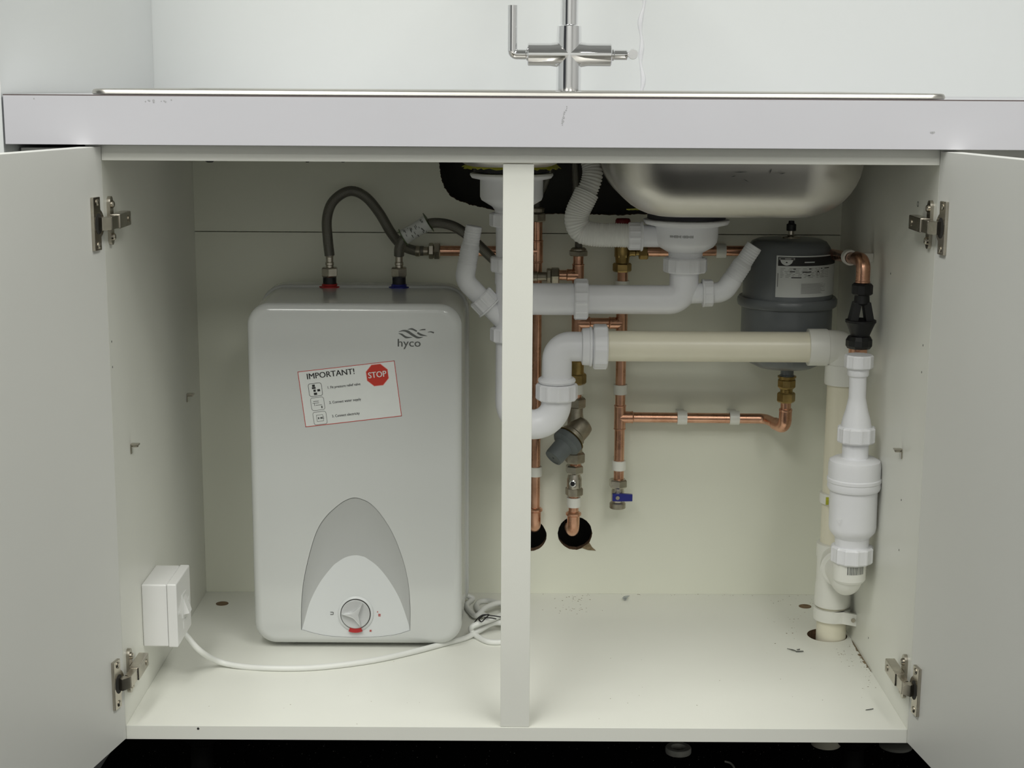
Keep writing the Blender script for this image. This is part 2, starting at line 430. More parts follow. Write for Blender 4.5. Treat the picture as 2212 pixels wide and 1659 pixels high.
b = new_bm(); add_prism(b, pts, lambda x, z: V((x, DB - 0.02, min(z, 0.8))), V((0, 0.06, 0))); cut(ub, b, 'chipboard')
# sliver torn from the lower hole
b = new_bm(); sp = [(1256, 1183), (1273, 1172), (1279, 1182), (1287, 1189), (1270, 1188)]
add_prism(b, [(at(*q, DB).x, at(*q, DB).z) for q in sp], lambda x, z: V((x, DB - 0.0009, z)), V((0, 0.0012, 0))); mesh_obj('torn_chip', b, 'dirt', cab, smooth=False, label='brown torn chip beside the pipe hole')
# top rail, post
b = new_bm(); add_box(b, -HW, HW, 0.0, 0.045, ZR, ZTOP, 0.0006); mesh_obj('top_rail', b, 'melamine', cab)
for xa, xb in ((-HW, at(948, 340, DB).x), (0.43, HW)):
    b = new_bm(); add_box(b, xa, xb, DB - 0.06, DB - 0.001, ZR + 0.004, ZTOP, 0.0006); mesh_obj('rear_rail', b, 'melamine', cab)
b = new_bm(); add_box(b, -0.0205, 0.0152, 0.0008, 0.019, 0.0003, ZR - 0.0015, 0.0008); mesh_obj('centre_post', b, 'melamine', cab)
# cam discs in the floor, small drillings and pins
for (px, py) in ((480, 1304), (1739, 1310)):
    q = atz(px, py, 0.0); b = new_bm(); add_lathe(b, (q.x, q.y, -0.004), V((0, 0, 1)), [(0.0095, 0), (0.0095, 0.0045), (0.0085, 0.0048), (0.0045, 0.0043), (0, 0.0043)], 28); mesh_obj('cam_disc', b, 'wood_plug', cab, label='brown cam fitting disc')
def shelf_pin(px, py, s):
    q = atx(px, py, s * HW); b = new_bm()
    add_lathe(b, q, V((-s, 0, 0)), [(0.0025, -0.001), (0.0025, 0.008), (0.002, 0.009)], 14)
    add_box(b, *sorted((q.x - s * 0.0005, q.x - s * 0.0105)), q.y - 0.0045, q.y + 0.0035, q.z + 0.0005, q.z + 0.0025, 0.0004)
    add_box(b, *sorted((q.x - s * 0.0002, q.x - s * 0.0016)), q.y - 0.005, q.y - 0.001, q.z - 0.010, q.z + 0.002, 0.0003)
    mesh_obj('shelf_pin', b, 'nickel', cab, label='small metal shelf support pin')
shelf_pin(283, 962, -1); shelf_pin(404, 853, -1); shelf_pin(1948, 973, 1)
def drill(px, py, s, r=0.0022):
    q = atx(px, py, s * HW); b = new_bm(); add_lathe(b, q, V((-s, 0, 0)), [(r, -0.003), (r, 0.0002), (r * .8, 0.0003), (r * .6, -0.0005), (0, -0.0005)], 14); mesh_obj('drill_hole', b, 'dark_hole', cab)
for px, py, s in ((243, 793, -1), (241, 738, -1), (1994, 746, 1), (1991, 804, 1), (1924, 591, 1), (1947, 1080, 1), (1942, 1188, 1), (1876, 1378, 1)): drill(px, py, s, 0.0013)
drill(1983, 441, 1, 0.0034)
for px, py in ((428, 1574),):
    q = at(px, py, -0.0002); b = new_bm(); add_lathe(b, q, V((0, -1, 0)), [(0.0016, 0), (0.001, 0.0002)], 10); mesh_obj('edge_chip', b, 'dark_hole', cab)
# fixing brackets hanging under the top
for px, w_ in ((453, 0.008), (664, 0.004), (741, 0.004)):
    q = at(px, 349, 0.30); b = new_bm(); add_lathe(b, (q.x, 0.30, q.z - 0.001), V((0, 0, 1)), [(w_ * .5, 0), (w_, 0.003), (w_, 0.012), (w_ * .6, 0.05), (w_ * .6, ZU - q.z + 0.001)], 16); mesh_obj('sink_clip', b, 'black', cab, label='black clip under the worktop')
# adjustable legs under the carcass
for x, y in ((-0.41, 0.10), (0.44, 0.10), (-0.41, 0.46), (0.44, 0.46), (0.0, 0.46)):
    b = new_bm(); add_lathe(b, (x, y, FL), V((0, 0, 1)), [(0.030, 0), (0.030, 0.006), (0.016, 0.012), (0.014, 0.10), (0.020, 0.105), (0.028, 0.135), (0.028, -TH - FL)], 24); mesh_obj('leg', b, 'leg', cab)

# doors
def door_frame(s, ang):
    """local x: along the door from the hinge edge, y: into the board from its inner face, z up"""
    a = math.radians(ang - 90); d = V((s * math.sin(a), -math.cos(a), 0)); n = V((s * math.cos(a), math.sin(a), 0))
    p = V((s * 0.4817, -0.0016, 0))
    return Matrix(((d.x, n.x, 0, p.x), (d.y, n.y, 0, p.y), (0, 0, 1, 0), (0, 0, 0, 1)))
DZ0, DZ1 = -0.0165, 0.7062
def make_door(s, ang):
    Mx = door_frame(s, ang); b = new_bm(); add_box(b, 0, 0.496, 0, 0.018, DZ0, DZ1, 0.0008, Mx)
    return mesh_obj('door', b, 'door', cab), Mx
doorL, ML = make_door(-1, 102); doorR, MR = make_door(1, 98)

def hinge(s, Mx, z, label):
    """arm lies on the cabinet side, cup plate on the door"""
    P = lambda x, y, zz: (s * (HW - x), y, zz)      # x: distance from the panel face
    def bx(b, x0, x1, y0, y1, z0, z1, bev=0.0006, m=None): add_box(b, *sorted((s * (HW - x0), s * (HW - x1))), y0, y1, z0, z1, bev, m)
    b = new_bm()
    bx(b, 0.004, 0.0165, 0.010, 0.062, z - 0.0085, z + 0.0085, 0.0012)          # arm body along the side panel
    m = mesh_obj('hinge', b, 'nickel', cab, label=label)
    b = new_bm()
    # cranked link from the arm to the cup
    q0 = V((s * (HW - 0.0105), 0.011, z)); q1 = Mx @ V((0.012, -0.0115, z)); q2 = Mx @ V((0.022, -0.0065, z))
    for a, c in ((q0, q1), (q1, q2)):
        d = (c - a); L = d.length; xx = d.normalized(); zz = V((0, 0, 1)); yy = zz.cross(xx)
        R = Matrix(((xx.x, yy.x, 0, a.x), (xx.y, yy.y, 0, a.y), (xx.z, yy.z, 1, a.z), (0, 0, 0, 1)))
        add_box(b, -0.001, L + 0.001, -0.0045, 0.0045, -0.0075, 0.0075, 0.0007, R)
    mesh_obj('link', b, 'nickel', m)
    b = new_bm()   # mounting plate, a long upright tongue on the side panel
    add_prism(b, [(0.022 + 0.0075 * math.cos(t), z + (0.021 if math.sin(t) >= 0 else -0.021) + 0.0075 * math.sin(t)) for t in [2 * PI * k / 24 for k in range(24)]], lambda y, zz: V((s * HW, y, zz)), V((-s * 0.004, 0, 0)))
    mesh_obj('mounting_plate', b, 'nickel', m)
    for dz in (0.019, -0.019):
        b = new_bm(); add_lathe(b, (s * (HW - 0.0035), 0.0225, z + dz), V((-s, 0, 0)), [(0.0045, 0), (0.0045, 0.002), (0.003, 0.0035), (0.001, 0.003), (0, 0.003)], 14); mesh_obj('screw', b, 'nickel', m)
    b = new_bm(); add_lathe(b, (s * (HW - 0.0158), 0.050, z), V((-s, 0, 0)), [(0.0042, 0), (0.0042, 0.0016), (0.002, 0.002), (0, 0.0014)], 14); mesh_obj('screw', b, 'dull_nickel', m)
    b = new_bm()   # cup plate on the door
    n = 26; out = [(0.0135, z - 0.0305), (0.0285, z - 0.0305), (0.0285, z + 0.0305), (0.0135, z + 0.0305)]
    add_box(b, 0.0150, 0.0320, -0.0040, 0.0, z - 0.0305, z + 0.0305, 0.0008, Mx)
    add_prism(b, [(0.0225 - 0.0178 * math.sin(t), z + 0.0178 * math.cos(t)) for t in [PI * k / n for k in range(n + 1)]], lambda x, zz: Mx @ V((x, -0.0030, zz)), Mx.to_3x3() @ V((0, 0.0030, 0)))
    mesh_obj('cup_plate', b, 'nickel', m)
    b = new_bm(); add_prism(b, [(0.021 + 0.009 * math.cos(t), z + 0.012 * math.sin(t)) for t in [2 * PI * k / 20 for k in range(20)]], lambda x, zz: Mx @ V((x, -0.0043, zz)), Mx.to_3x3() @ V((0, 0.0008, 0))); mesh_obj('cup_recess', b, 'dark_hole', m)
    for dz in (0.0245, -0.0245):
        b = new_bm(); q = Mx @ V((0.0220, -0.0038, z + dz)); add_lathe(b, q, Mx.to_3x3() @ V((0, -1, 0)), [(0.0042, 0), (0.0042, 0.0008), (0.0025, 0.0018), (0, 0.0012)], 14); mesh_obj('screw', b, 'nickel', m)
zl1 = at(228, 478, 0.011).z; zl2 = at(270, 1455, 0.011).z
zr1 = at(2000, 487, 0.011).z; zr2 = at(1952, 1468, 0.011).z
hinge(-1, ML, zl1, 'nickel cabinet hinge'); hinge(-1, ML, zl2, 'nickel cabinet hinge')
hinge(1, MR, zr1, 'nickel cabinet hinge'); hinge(1, MR, zr2, 'nickel cabinet hinge')

# filler strip and neighbouring unit either side of the carcass
b = new_bm(); add_box(b, -0.583, -0.5025, 0.03, 0.05, -0.016, 0.703, 0.0005); single('filler_panel', b, 'door', 'narrow white filler strip between cabinet and side wall under worktop', 'panel')
nb = thing('neighbouring_base_unit', 'white closed base unit standing against the open cabinet', 'cabinet')
b = new_bm(); add_box(b, 0.5015, 1.50, 0.005, 0.55, -TH, 0.7080, 0.0005); mesh_obj('carcass', b, 'melamine', nb)
b = new_bm(); add_box(b, 0.5305, 1.0, -0.0145, 0.004, -0.016, 0.699, 0.0008); mesh_obj('door', b, 'door', nb)
b = new_bm(); add_box(b, 1.003, 1.499, -0.0145, 0.004, -0.016, 0.699, 0.0008); mesh_obj('door', b, 'door', nb)
for x in (0.56, 1.45):
    b = new_bm(); add_lathe(b, (x, 0.08, FL), V((0, 0, 1)), [(0.030, 0), (0.030, 0.006), (0.016, 0.012), (0.014, 0.10), (0.028, 0.135), (0.028, -TH - FL)], 24); mesh_obj('leg', b, 'leg', nb)

# ================================================================== SINK
sk = thing('kitchen_sink', 'inset stainless steel bowl and a half sink seen from below', 'sink')
ZD = ZT + 0.0008
bx0, bx1, by0, by1, zb = at(1311, 395, 0.16).x, at(1862, 395, 0.16).x, 0.075, 0.448, 0.6165
hx0, hx1, hy0, hy1, hzb = at(975, 350, 0.2).x, at(1228, 350, 0.2).x, 0.17, 0.448, 0.6745
def bowl(b, x0, x1, y0, y1, z0, z1, rc, rb, t=0.0012):
    cx, cy = (x0 + x1) / 2, (y0 + y1) / 2; rings = []
    def ring(ins, z, draft):
        e = ins + draft
        return [V((x, y, z)) for x, y in rrect(cx, cy, (x1 - x0) - 2 * e, (y1 - y0) - 2 * e, max(rc - ins * 0.85, 0.006), 10)]
    rings.append(ring(0, z1, -0.006)); rings.append(ring(0, z0 + rb, 0.0))
    for k in range(1, 11):
        a = PI / 2 * k / 10; rings.append(ring(rb * (1 - math.cos(a)), z0 + rb * (1 - math.sin(a)), 0.0))
    rings.append(ring(rb + 0.05, z0 - 0.002, 0.0))
    for k in range(len(rings)): pass
    add_loft(b, rings, cap=False)
    b.faces.new([b.verts[-1 - i] for i in range(0)] or [v for v in list(b.verts)[-len(rings[-1]):]])
b = new_bm(); bowl(b, bx0, bx1, by0, by1, zb, ZT + 0.001, 0.085, 0.075); b.verts.ensure_lookup_table(); main_bowl = mesh_obj('main_bowl', b, 'steel', sk, angle=60)
sl = main_bowl.modifiers.new('thickness', 'SOLIDIFY'); sl.thickness = 0.001; sl.offset = -1
b = new_bm(); bowl(b, hx0, hx1, hy0, hy1, hzb, ZT + 0.001, 0.05, 0.03); half_bowl = mesh_obj('half_bowl', b, 'steel', sk, angle=60)
sl = half_bowl.modifiers.new('thickness', 'SOLIDIFY'); sl.thickness = 0.001; sl.offset = -1
# deck with rolled rim and openings for both bowls
rx0, rx1, ry0, ry1 = at(193, 198, -0.01).x, at(2048, 206, -0.01).x, -0.0165, 0.524
def deckring(e, z): return [V((x, y, z)) for x, y in rrect((rx0 + rx1) / 2, (ry0 + ry1) / 2, rx1 - rx0 - 2 * e, ry1 - ry0 - 2 * e, 0.02 - min(e, .012), 8)]
b = new_bm(); add_loft(b, [deckring(0.018, ZD - 0.0004), deckring(0.0015, ZD - 0.0004), deckring(0.0, ZD + 0.0006), deckring(0.0003, ZD + 0.0032), deckring(0.0016, ZD + 0.0052), deckring(0.0042, ZD + 0.0060), deckring(0.008, ZD + 0.0054), deckring(0.014, ZD + 0.0020), deckring(0.020, ZD + 0.0008)])
deck = mesh_obj('deck', b, 'steel', sk, label='polished stainless rolled rim')
for (x0, x1, y0, y1, rc) in ((bx0, bx1, by0, by1, 0.085), (hx0, hx1, hy0, hy1, 0.05)):
    b = new_bm(); add_prism(b, rrect((x0 + x1) / 2, (y0 + y1) / 2, x1 - x0 + 0.010, y1 - y0 + 0.010, rc, 8), lambda x, y: V((x, y, ZD - 0.02)), V((0, 0, 0.05))); cut(deck, b, 'steel')
deck.data.shade_smooth(); deck.data.set_sharp_from_angle(angle=math.radians(40))
# leftover protective film round the wastes
WX1, WX2, WY = at(1482, 500, 0.33).x, at(1105, 400, 0.33).x, 0.33
def film(cx, cy, z, r0, r1, a0, a1, n=26, drop=(.0006, .0022)):
    b = new_bm(); up = []; lo = []
    for k in range(n + 1):
        a = a0 + (a1 - a0) * k / n; rr = r1 + random.uniform(-.002, .002)
        up.append(V((cx + r0 * math.cos(a), cy + r0 * math.sin(a), z))); lo.append(V((cx + rr * math.cos(a), cy + rr * math.sin(a), z - random.uniform(*drop))))
    A = [b.verts.new(p) for p in up]; B = [b.verts.new(p) for p in lo]; C = [b.verts.new(p + V((0, 0, -.0006))) for p in up]; D = [b.verts.new(p + V((0, 0, -.0006))) for p in lo]
    for k in range(n):
        b.faces.new((A[k], A[k + 1], B[k + 1], B[k])); b.faces.new((C[k], D[k], D[k + 1], C[k + 1])); b.faces.new((B[k], B[k + 1], D[k + 1], D[k]))
    return mesh_obj('film_scrap', b, 'yellow_film', sk, label='torn yellow protective film')
film(WX2, WY, hzb - 0.0005, 0.060, 0.066, PI * 1.02, PI * 1.98, 40, (.0040, .0072))
film(at(1375, 458, 0.27).x, 0.27, zb + 0.002, 0.0, 0.012, PI * .9, PI * 1.6, 8)
b = new_bm()
for px, py, L, a in ((1600, 372, .016, .05), (1612, 390, .008, -.5), (1665, 370, .006, 1.2), (1585, 381, .006, .2), (1690, 375, .007, .15)):
    q = at(px, py, by0 - 0.0012); d = V((math.cos(a), 0, math.sin(a))) * L; n_ = V((-math.sin(a), 0, math.cos(a))) * 0.0004
    vsb = [b.verts.new(q - d / 2), b.verts.new(q + n_), b.verts.new(q + d / 2), b.verts.new(q - n_)]; b.faces.new(vsb)
    f2 = bmesh.ops.extrude_face_region(b, geom=[f for f in b.faces if set(f.verts) == set(vsb)]); [setattr(v, 'co', v.co + V((0, 0.0016, 0))) for v in f2['geom'] if isinstance(v, bmesh.types.BMVert)]
mesh_obj('scratch_mark', b, 'grey_ink', sk, smooth=False, label='dark scratches on the bowl')

# ================================================================== TAP
tp = thing('mixer_tap', 'chrome monobloc mixer tap with two lever handles behind the sink', 'tap')
TY = 0.478; tb = at(1229, 120, TY); kx = mpp(tb); TX = tb.x; tz = at(1229, 118, TY).z; ZDK = ZD + 0.0002
b = new_bm(); add_lathe(b, (TX, TY, ZDK), V((0, 0, 1)), [(0.021, 0), (0.021, 0.003), (27 * kx, 0.005), (27 * kx, tz - ZDK + 32 * kx), (26 * kx, tz - ZDK + 60 * kx), (24 * kx, tz - ZDK + 62 * kx), (21 * kx, tz - ZDK + 63 * kx)], 48); mesh_obj('body', b, 'chrome', tp)
b = new_bm(); zs = tz + 62 * kx
add_tube(b, fillet([V((TX, TY, zs)), V((TX, TY, zs + 0.25)), V((TX, TY - 0.2, zs + 0.25)), V((TX, TY - 0.2, zs + 0.19))], 0.09, 14), 19 * kx, 32); mesh_obj('spout', b, 'chrome', tp)
b = new_bm(); add_lathe(b, (TX, TY, tz), V((1, 0, 0)), [(22 * kx, -90 * kx), (24.5 * kx, -88 * kx), (24.5 * kx, -40 * kx), (27 * kx, -25 * kx), (27 * kx, 25 * kx), (24.5 * kx, 40 * kx), (24.5 * kx, 90 * kx), (22 * kx, 92 * kx)], 44); mesh_obj('cross_body', b, 'chrome', tp)
b = new_bm(); add_tube(b, fillet([V((TX - 88 * kx, TY, tz)), V((TX - 122 * kx, TY, tz)), V((TX - 122 * kx, TY, tz + 103 * kx))], 0.006, 6), 11 * kx, 28); mesh_obj('lever', b, 'chrome', tp)
b = new_bm(); add_lathe(b, (TX, TY, tz), V((1, 0, 0)), [(11 * kx, 88 * kx), (11 * kx, 125 * kx)], 28)
add_lathe(b, (TX + 131 * kx, TY + 0.012, tz + 0.0), V((0, -1, 0)), [(11 * kx, 0), (11 * kx, 0.075), (10 * kx, 0.0765)], 28); mesh_obj('lever', b, 'chrome', tp)
b = new_bm(); add_lathe(b, (TX - 104 * kx, TY, tz), V((1, 0, 0)), [(10 * kx, 10 * kx), (13 * kx, 12 * kx), (13 * kx, 17 * kx)], 28); add_lathe(b, (TX, TY, tz), V((1, 0, 0)), [(13 * kx, 90 * kx), (13 * kx, 96 * kx), (11.4 * kx, 98 * kx)], 28); mesh_obj('lever_collar', b, 'chrome', tp)

# ================================================================== WATER HEATER
wh = thing('water_heater', 'white rounded undersink water heater with warning label and temperature dial', 'water heater')
HY = 0.268; A0 = at(540, 900, HY + 0.012); A1 = at(998, 900, HY + 0.012); HZ0 = at(760, 1389, HY + 0.008).z; HZ1 = at(760, 656, HY + 0.006).z
hw_, hh_ = A1.x - A0.x, HZ1 - HZ0; hcx, hcz = (A0.x + A1.x) / 2, (HZ0 + HZ1) / 2
def hring(y, e, r): return [V((x, y, z)) for x, z in rrect(hcx, hcz, hw_ - 2 * e, hh_ - 2 * e, r, 10)]
b = new_bm(); rings = []
for k in range(7):
    a = PI / 2 * k / 6; rings.append(hring(HY + 0.012 * (1 - math.sin(a)), 0.012 * (1 - math.cos(a)) if k else 0.0, 0.030))
rings = []
for k in range(0, 9):
    a = PI / 2 * k / 8; rings.append(hring(HY + 0.012 * (1 - math.cos(a)), 0.012 * (1 - math.sin(a)), 0.021 + 0.010 * math.sin(a)))
rings += [hring(HY + 0.06, -0.0005, 0.031), hring(0.428, -0.002, 0.032)]
add_loft(b, rings); casing = mesh_obj('casing', b, 'heater', wh, angle=50)
def cpt(x, y): return 620 + x / 4.74, 1050 + y / 4.74
Op = [(145, 1475), (145, 1250), (165, 1000), (220, 730), (300, 470), (400, 310), (530, 190), (610, 140), (690, 118), (770, 135), (855, 180), (960, 290), (1080, 480), (1180, 730), (1240, 980), (1262, 1220), (1262, 1483)]
Ip = [(150, 1476), (172, 1400), (230, 1200), (330, 1010), (450, 860), (510, 812), (570, 775), (630, 755), (695, 748), (750, 757), (800, 775), (920, 860), (1040, 1000), (1150, 1180), (1235, 1400), (1258, 1484), (1260, 1484)]
Bp = [(1262, 1483), (1130, 1522), (1000, 1540), (850, 1550), (690, 1552), (540, 1547), (400, 1535), (270, 1510), (145, 1475)]
def xz(p, d=0.0): q = at(*cpt(*p), HY + d); return (q.x, q.z)
def sp2(pl, n=6): return [(p.x, p.z) for p in spline([V((xz(q)[0], 0, xz(q)[1])) for q in pl], n)]
O2, I2, B2 = sp2(Op), sp2(Ip), sp2(Bp)
zi0 = min(p[1] for p in B2); zi1 = max(p[1] for p in I2)
dep = lambda z: 0.0012 + 0.017 * (z - zi0) / (zi1 - zi0)
b = new_bm(); add_prism(b, O2 + B2[1:-1], lambda x, z: V((x, HY - 0.01, z)), V((0, 0.042, 0))); cut(casing, b, 'heater'); casing.data.shade_smooth(); casing.data.set_sharp_from_angle(angle=math.radians(50))
shr = lambda p, c, s: (c[0] + (p[0] - c[0]) * s, c[1] + (p[1] - c[1]) * s)
cc = (sum(p[0] for p in O2) / len(O2), (zi0 + zi1) / 2)
b = new_bm(); n = len(O2); rows = []
for j in range(7):
    t = j / 6; row = []
    for a, c in zip(O2, I2):
        a = shr(a, cc, 0.994); x = a[0] + (c[0] - a[0]) * t; z = a[1] + (c[1] - a[1]) * t
        d0 = 0.0012; d1 = dep(c[1]); row.append(b.verts.new(V((x, HY + d0 + (d1 - d0) * (1 - (1 - t) ** 1.8), z))))
    rows.append(row)
for r0, r1 in zip(rows, rows[1:]):
    for k in range(n - 1): b.faces.new((r0[k], r0[k + 1], r1[k + 1], r1[k]))
mesh_obj('control_scoop', b, 'heater_shade', wh, angle=60, label='concave scoop with its shade in the grey colour')
b = new_bm(); pl = I2 + [shr(p, cc, 0.994) for p in B2[1:-1]]
f = b.faces.new([b.verts.new(V((x, HY + dep(z), z))) for x, z in pl]); r = bmesh.ops.extrude_face_region(b, geom=[f])
for v in r['geom']:
    if isinstance(v, bmesh.types.BMVert): v.co.y += 0.003
plate = mesh_obj('control_plate', b, 'heater_plate', wh, smooth=False, label='pale control plate')
tilt = math.atan2(0.017, zi1 - zi0)
kn = at(767.7, 1328.5, HY); kn.y = HY + dep(kn.z) - 0.0002; kk = mpp(kn)
nrm = V((0, -math.cos(tilt), math.sin(tilt)))
b = new_bm(); add_lathe(b, kn, nrm, [(38.5 * kk, 0), (38.5 * kk, 0.001), (37 * kk, 0.0022), (33 * kk, 0.003), (32 * kk, 0.0022)], 56); knob = mesh_obj('dial', b, 'heater_plate', wh)
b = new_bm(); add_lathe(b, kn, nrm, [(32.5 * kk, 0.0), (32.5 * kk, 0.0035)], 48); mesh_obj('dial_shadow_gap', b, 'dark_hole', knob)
b = new_bm(); add_lathe(b, kn, nrm, [(31 * kk, 0.0), (31 * kk, 0.0055), (29.5 * kk, 0.0068), (0, 0.006)], 48)
mesh_obj('dial_face', b, 'knob', knob)
# three-cornered grip with hollow sides
u, v_, d = frame_of(nrm); b = new_bm(); outl = []
for j in range(3):
    a0 = math.radians(57 + 120 * j); a1 = math.radians(57 + 120 * (j + 1))
    p0 = V((math.cos(a0), math.sin(a0))) * 30; p1 = V((math.cos(a1), math.sin(a1))) * 30
    for k in range(9):
        t = k / 9; q = p0 * (1 - t) + p1 * t; q = q * (1 - 0.42 * math.sin(PI * t)); outl.append(q)
Mk = front_frame(kn, 0, 0)
ex = V((1, 0, 0)); ez = V((0, math.sin(tilt), math.cos(tilt)))
rg = lambda s, h: [kn + ex * (q.x * kk * s) + ez * (q.y * kk * s) + nrm * h for q in outl]
add_loft(b, [rg(1.0, 0.005), rg(0.97, 0.012), rg(0.86, 0.0145), rg(0.5, 0.0150)]); mesh_obj('grip', b, 'knob', knob, angle=45)
b = new_bm(); pr = []
for (rr, hs) in ((30.5, 1), (40, 1)):
    for k in range(7):
        a = math.radians(-90 + (-22 + 44 * k / 6) * (1 if rr < 35 else -1)); pr.append((rr * math.cos(a), rr * math.sin(a)))
add_prism(b, pr, lambda x, y: kn + ex * (x * kk) + ez * (y * kk) + nrm * 0.0006, nrm * 0.0048); mesh_obj('marker', b, 'red', knob, label='red dial marker')
# little marks round the dial
for pl_, m_ in (([(-52, -2, 6, 1.2), (-52, 3, 6, 1.2), (-48.6, 0.5, 1.2, 5)], 'grey_ink'), ([(47, 4, 2, 2), (51, -1, 5, 1.0), (51, -3, 5, 1.0), (51, -5, 5, 1.0)], 'red_ink'), ([(32, -36, 5, 1.0), (32, -38.5, 5, 1.0), (32, -37, 1.2, 3.4)], 'red_ink')):
    b = new_bm()
    for (x, y, ww, hh) in pl_: add_prism(b, [(x - ww / 2, y - hh / 2), (x + ww / 2, y - hh / 2), (x + ww / 2, y + hh / 2), (x - ww / 2, y + hh / 2)], lambda x, y: kn + ex * (x * kk) + ez * (y * kk) + nrm * 0.0001, nrm * 0.0004)
    mesh_obj('dial_mark', b, m_, plate, smooth=False)
# rear shell, feet
b = new_bm(); add_loft(b, [hring(0.4285, -0.0010, 0.031), hring(0.4300, -0.0045, 0.034), hring(0.4325, -0.0058, 0.036), hring(0.459, -0.0058, 0.036), hring(0.461, -0.003, 0.033)]); mesh_obj('rear_shell', b, 'heater', wh, angle=50)
for px in (620, 928):
    q = at(px, 1392, HY + 0.03)
    b = new_bm(); add_lathe(b, (q.x, HY + 0.03, 0.0), V((0, 0, 1)), [(0.0055, 0), (0.0065, 0.002), (0.0065, HZ0 + 0.003)], 20); mesh_obj('foot', b, 'heater', wh)
    b = new_bm(); add_lathe(b, (q.x, 0.44, 0.0), V((0, 0, 1)), [(0.0055, 0), (0.0065, 0.002), (0.0065, HZ0 + 0.003)], 20); mesh_obj('foot', b, 'heater', wh)
b = new_bm(); q = at(549, 1350, 0.40); add_lathe(b, (A0.x - 0.009, 0.40, 0.012), V((1, 0, 0)), [(0.0035, 0), (0.0035, 0.002), (0.002, 0.002), (0.002, 0.02)], 12); mesh_obj('side_screw', b, 'dull_nickel', wh)
# printed emblem and name
def ribbon(b, pts, ws, y):
    pts = [V((p[0], 0, p[1])) for p in pts]; path = spline(pts, 6); nn = len(path); L = []; Rr = []
    for i, p in enumerate(path):
        t = (path[min(i + 1, nn - 1)] - path[max(i - 1, 0)]).normalized(); nvec = V((-t.z, 0, t.x)); f_ = i / (nn - 1)
        k = f_ * (len(ws) - 1); j = min(int(k), len(ws) - 2); w_ = (ws[j] + (ws[j + 1] - ws[j]) * (k - j)) / 2
        L.append((p.x + nvec.x * w_, p.z + nvec.z * w_)); Rr.append((p.x - nvec.x * w_, p.z - nvec.z * w_))
    for i in range(nn - 1):
        q = [L[i], L[i + 1], Rr[i + 1], Rr[i]]
        b.faces.new([b.verts.new(V((a, y, c))) for a, c in q])
def lp(x, y): q = at(620 + x / 5.925, 680 + y / 5.925, HY); return (q.x, q.z)
b = new_bm(); ku = mpp(V((hcx, HY, hcz)))
for pl_, ws in (([(1428, 216), (1490, 203), (1545, 215), (1610, 258), (1675, 291), (1740, 284)], (0.5, 2.4, 4.2, 4.2, 3.4, 0.4)), ([(1426, 237), (1470, 252), (1525, 288), (1605, 287)], (0.4, 3, 3.4, 0.4)), ([(1543, 186), (1600, 182), (1662, 211)], (0.4, 3, 2.6)), ([(1668, 229), (1718, 256), (1795, 270)], (3.2, 3.4, .4)), ([(1692, 199), (1730, 190), (1772, 188)], (.4, 2.0, 2.2)), ([(1800, 223), (1840, 218), (1880, 230)], (.4, 1.6, 2.6))):
    ribbon(b, [lp(*q) for q in pl_], [x_ * ku * 1.25 for x_ in ws], HY - 0.00025)
mesh_obj('emblem', b, 'grey_ink', wh, smooth=False, label='grey wave emblem')
def fit_text(name, s, p, width_px, cap_px, m, parent, roll=0.0, bold=0.0, dy=0.0, depth=0.0001):
    """text whose lower left corner is at p"""
    k = mpp(p); size = cap_px * k / 0.70
    c = bpy.data.curves.new('t', 'FONT'); c.body = s; c.size = size; t = bpy.data.objects.new('t', c); COL.objects.link(t); bpy.context.view_layer.update(); wid = t.dimensions.x
    bpy.data.objects.remove(t); bpy.data.curves.remove(c)
    return text(name, s, size, front_frame(p, roll), m, parent, depth=depth, bold=bold, sx=width_px * k / max(wid, 1e-6))
fit_text('name_print', 'hyco', at(857.5, 748.5, HY - 0.0002), 49, 17, 'grey_ink', wh, bold=0.0003)
# warning label
LC = at(755.7, 851, HY - 0.0002); kl = mpp(LC); ROLL = math.radians(7.0); LM = front_frame(LC, ROLL)
def lpt(px, py):  # photo pixel to label plane (u right, v up)
    dx, dy = px - 755.7, -(py - 851); c, s = math.cos(ROLL), math.sin(ROLL); return ((dx * c + dy * s) * kl, (-dx * s + dy * c) * kl)
def on_label(b, pts, h0, h1): add_prism(b, pts, lambda x, y: LM @ V((x, y, h0)), LM.to_3x3() @ V((0, 0, h1 - h0)))
W2, H2 = 105.3 * kl, 61.5 * kl
b = new_bm(); on_label(b, [(-W2, -H2), (W2, -H2), (W2, H2), (-W2, H2)], -0.0001, 0.0002); sticker = mesh_obj('warning_label', b, 'paper', wh, smooth=False, label='tilted white warning label with red border')
b = new_bm(); t_ = 1.3 * kl
for (x0, x1, y0, y1) in ((-W2, W2, H2 - t_, H2), (-W2, W2, -H2, -H2 + t_), (-W2, -W2 + t_, -H2, H2), (W2 - t_, W2, -H2, H2)): on_label(b, [(x0, y0), (x1, y0), (x1, y1), (x0, y1)], 0.0002, 0.0003)
mesh_obj('border', b, 'red_ink', sticker, smooth=False)
def ltext(s, px, py, wid, cap, m, bold=0.0, name='lettering'):
    u0, v0 = lpt(px, py); fit_text(name, s, LM @ V((u0, v0, 0.0003)), wid, cap, m, sticker, roll=ROLL, bold=bold)
ltext('IMPORTANT!', 663, 819.5, 103, 12.5, 'ink', 0.0004)
ltext('1. Fit pressure relief valve', 707, 840, 71, 5.6, 'ink', 0.00015); ltext('2. Connect water supply', 711, 873, 69, 5.6, 'ink', 0.00015); ltext('3. Connect electricity', 716.5, 903, 60, 5.6, 'ink', 0.00015)
oc = lpt(815.5, 809)
oct_ = lambda R, a: [(oc[0] + R * kl * math.cos(a + PI / 4 * k), oc[1] + R * kl * math.sin(a + PI / 4 * k)) for k in range(8)]
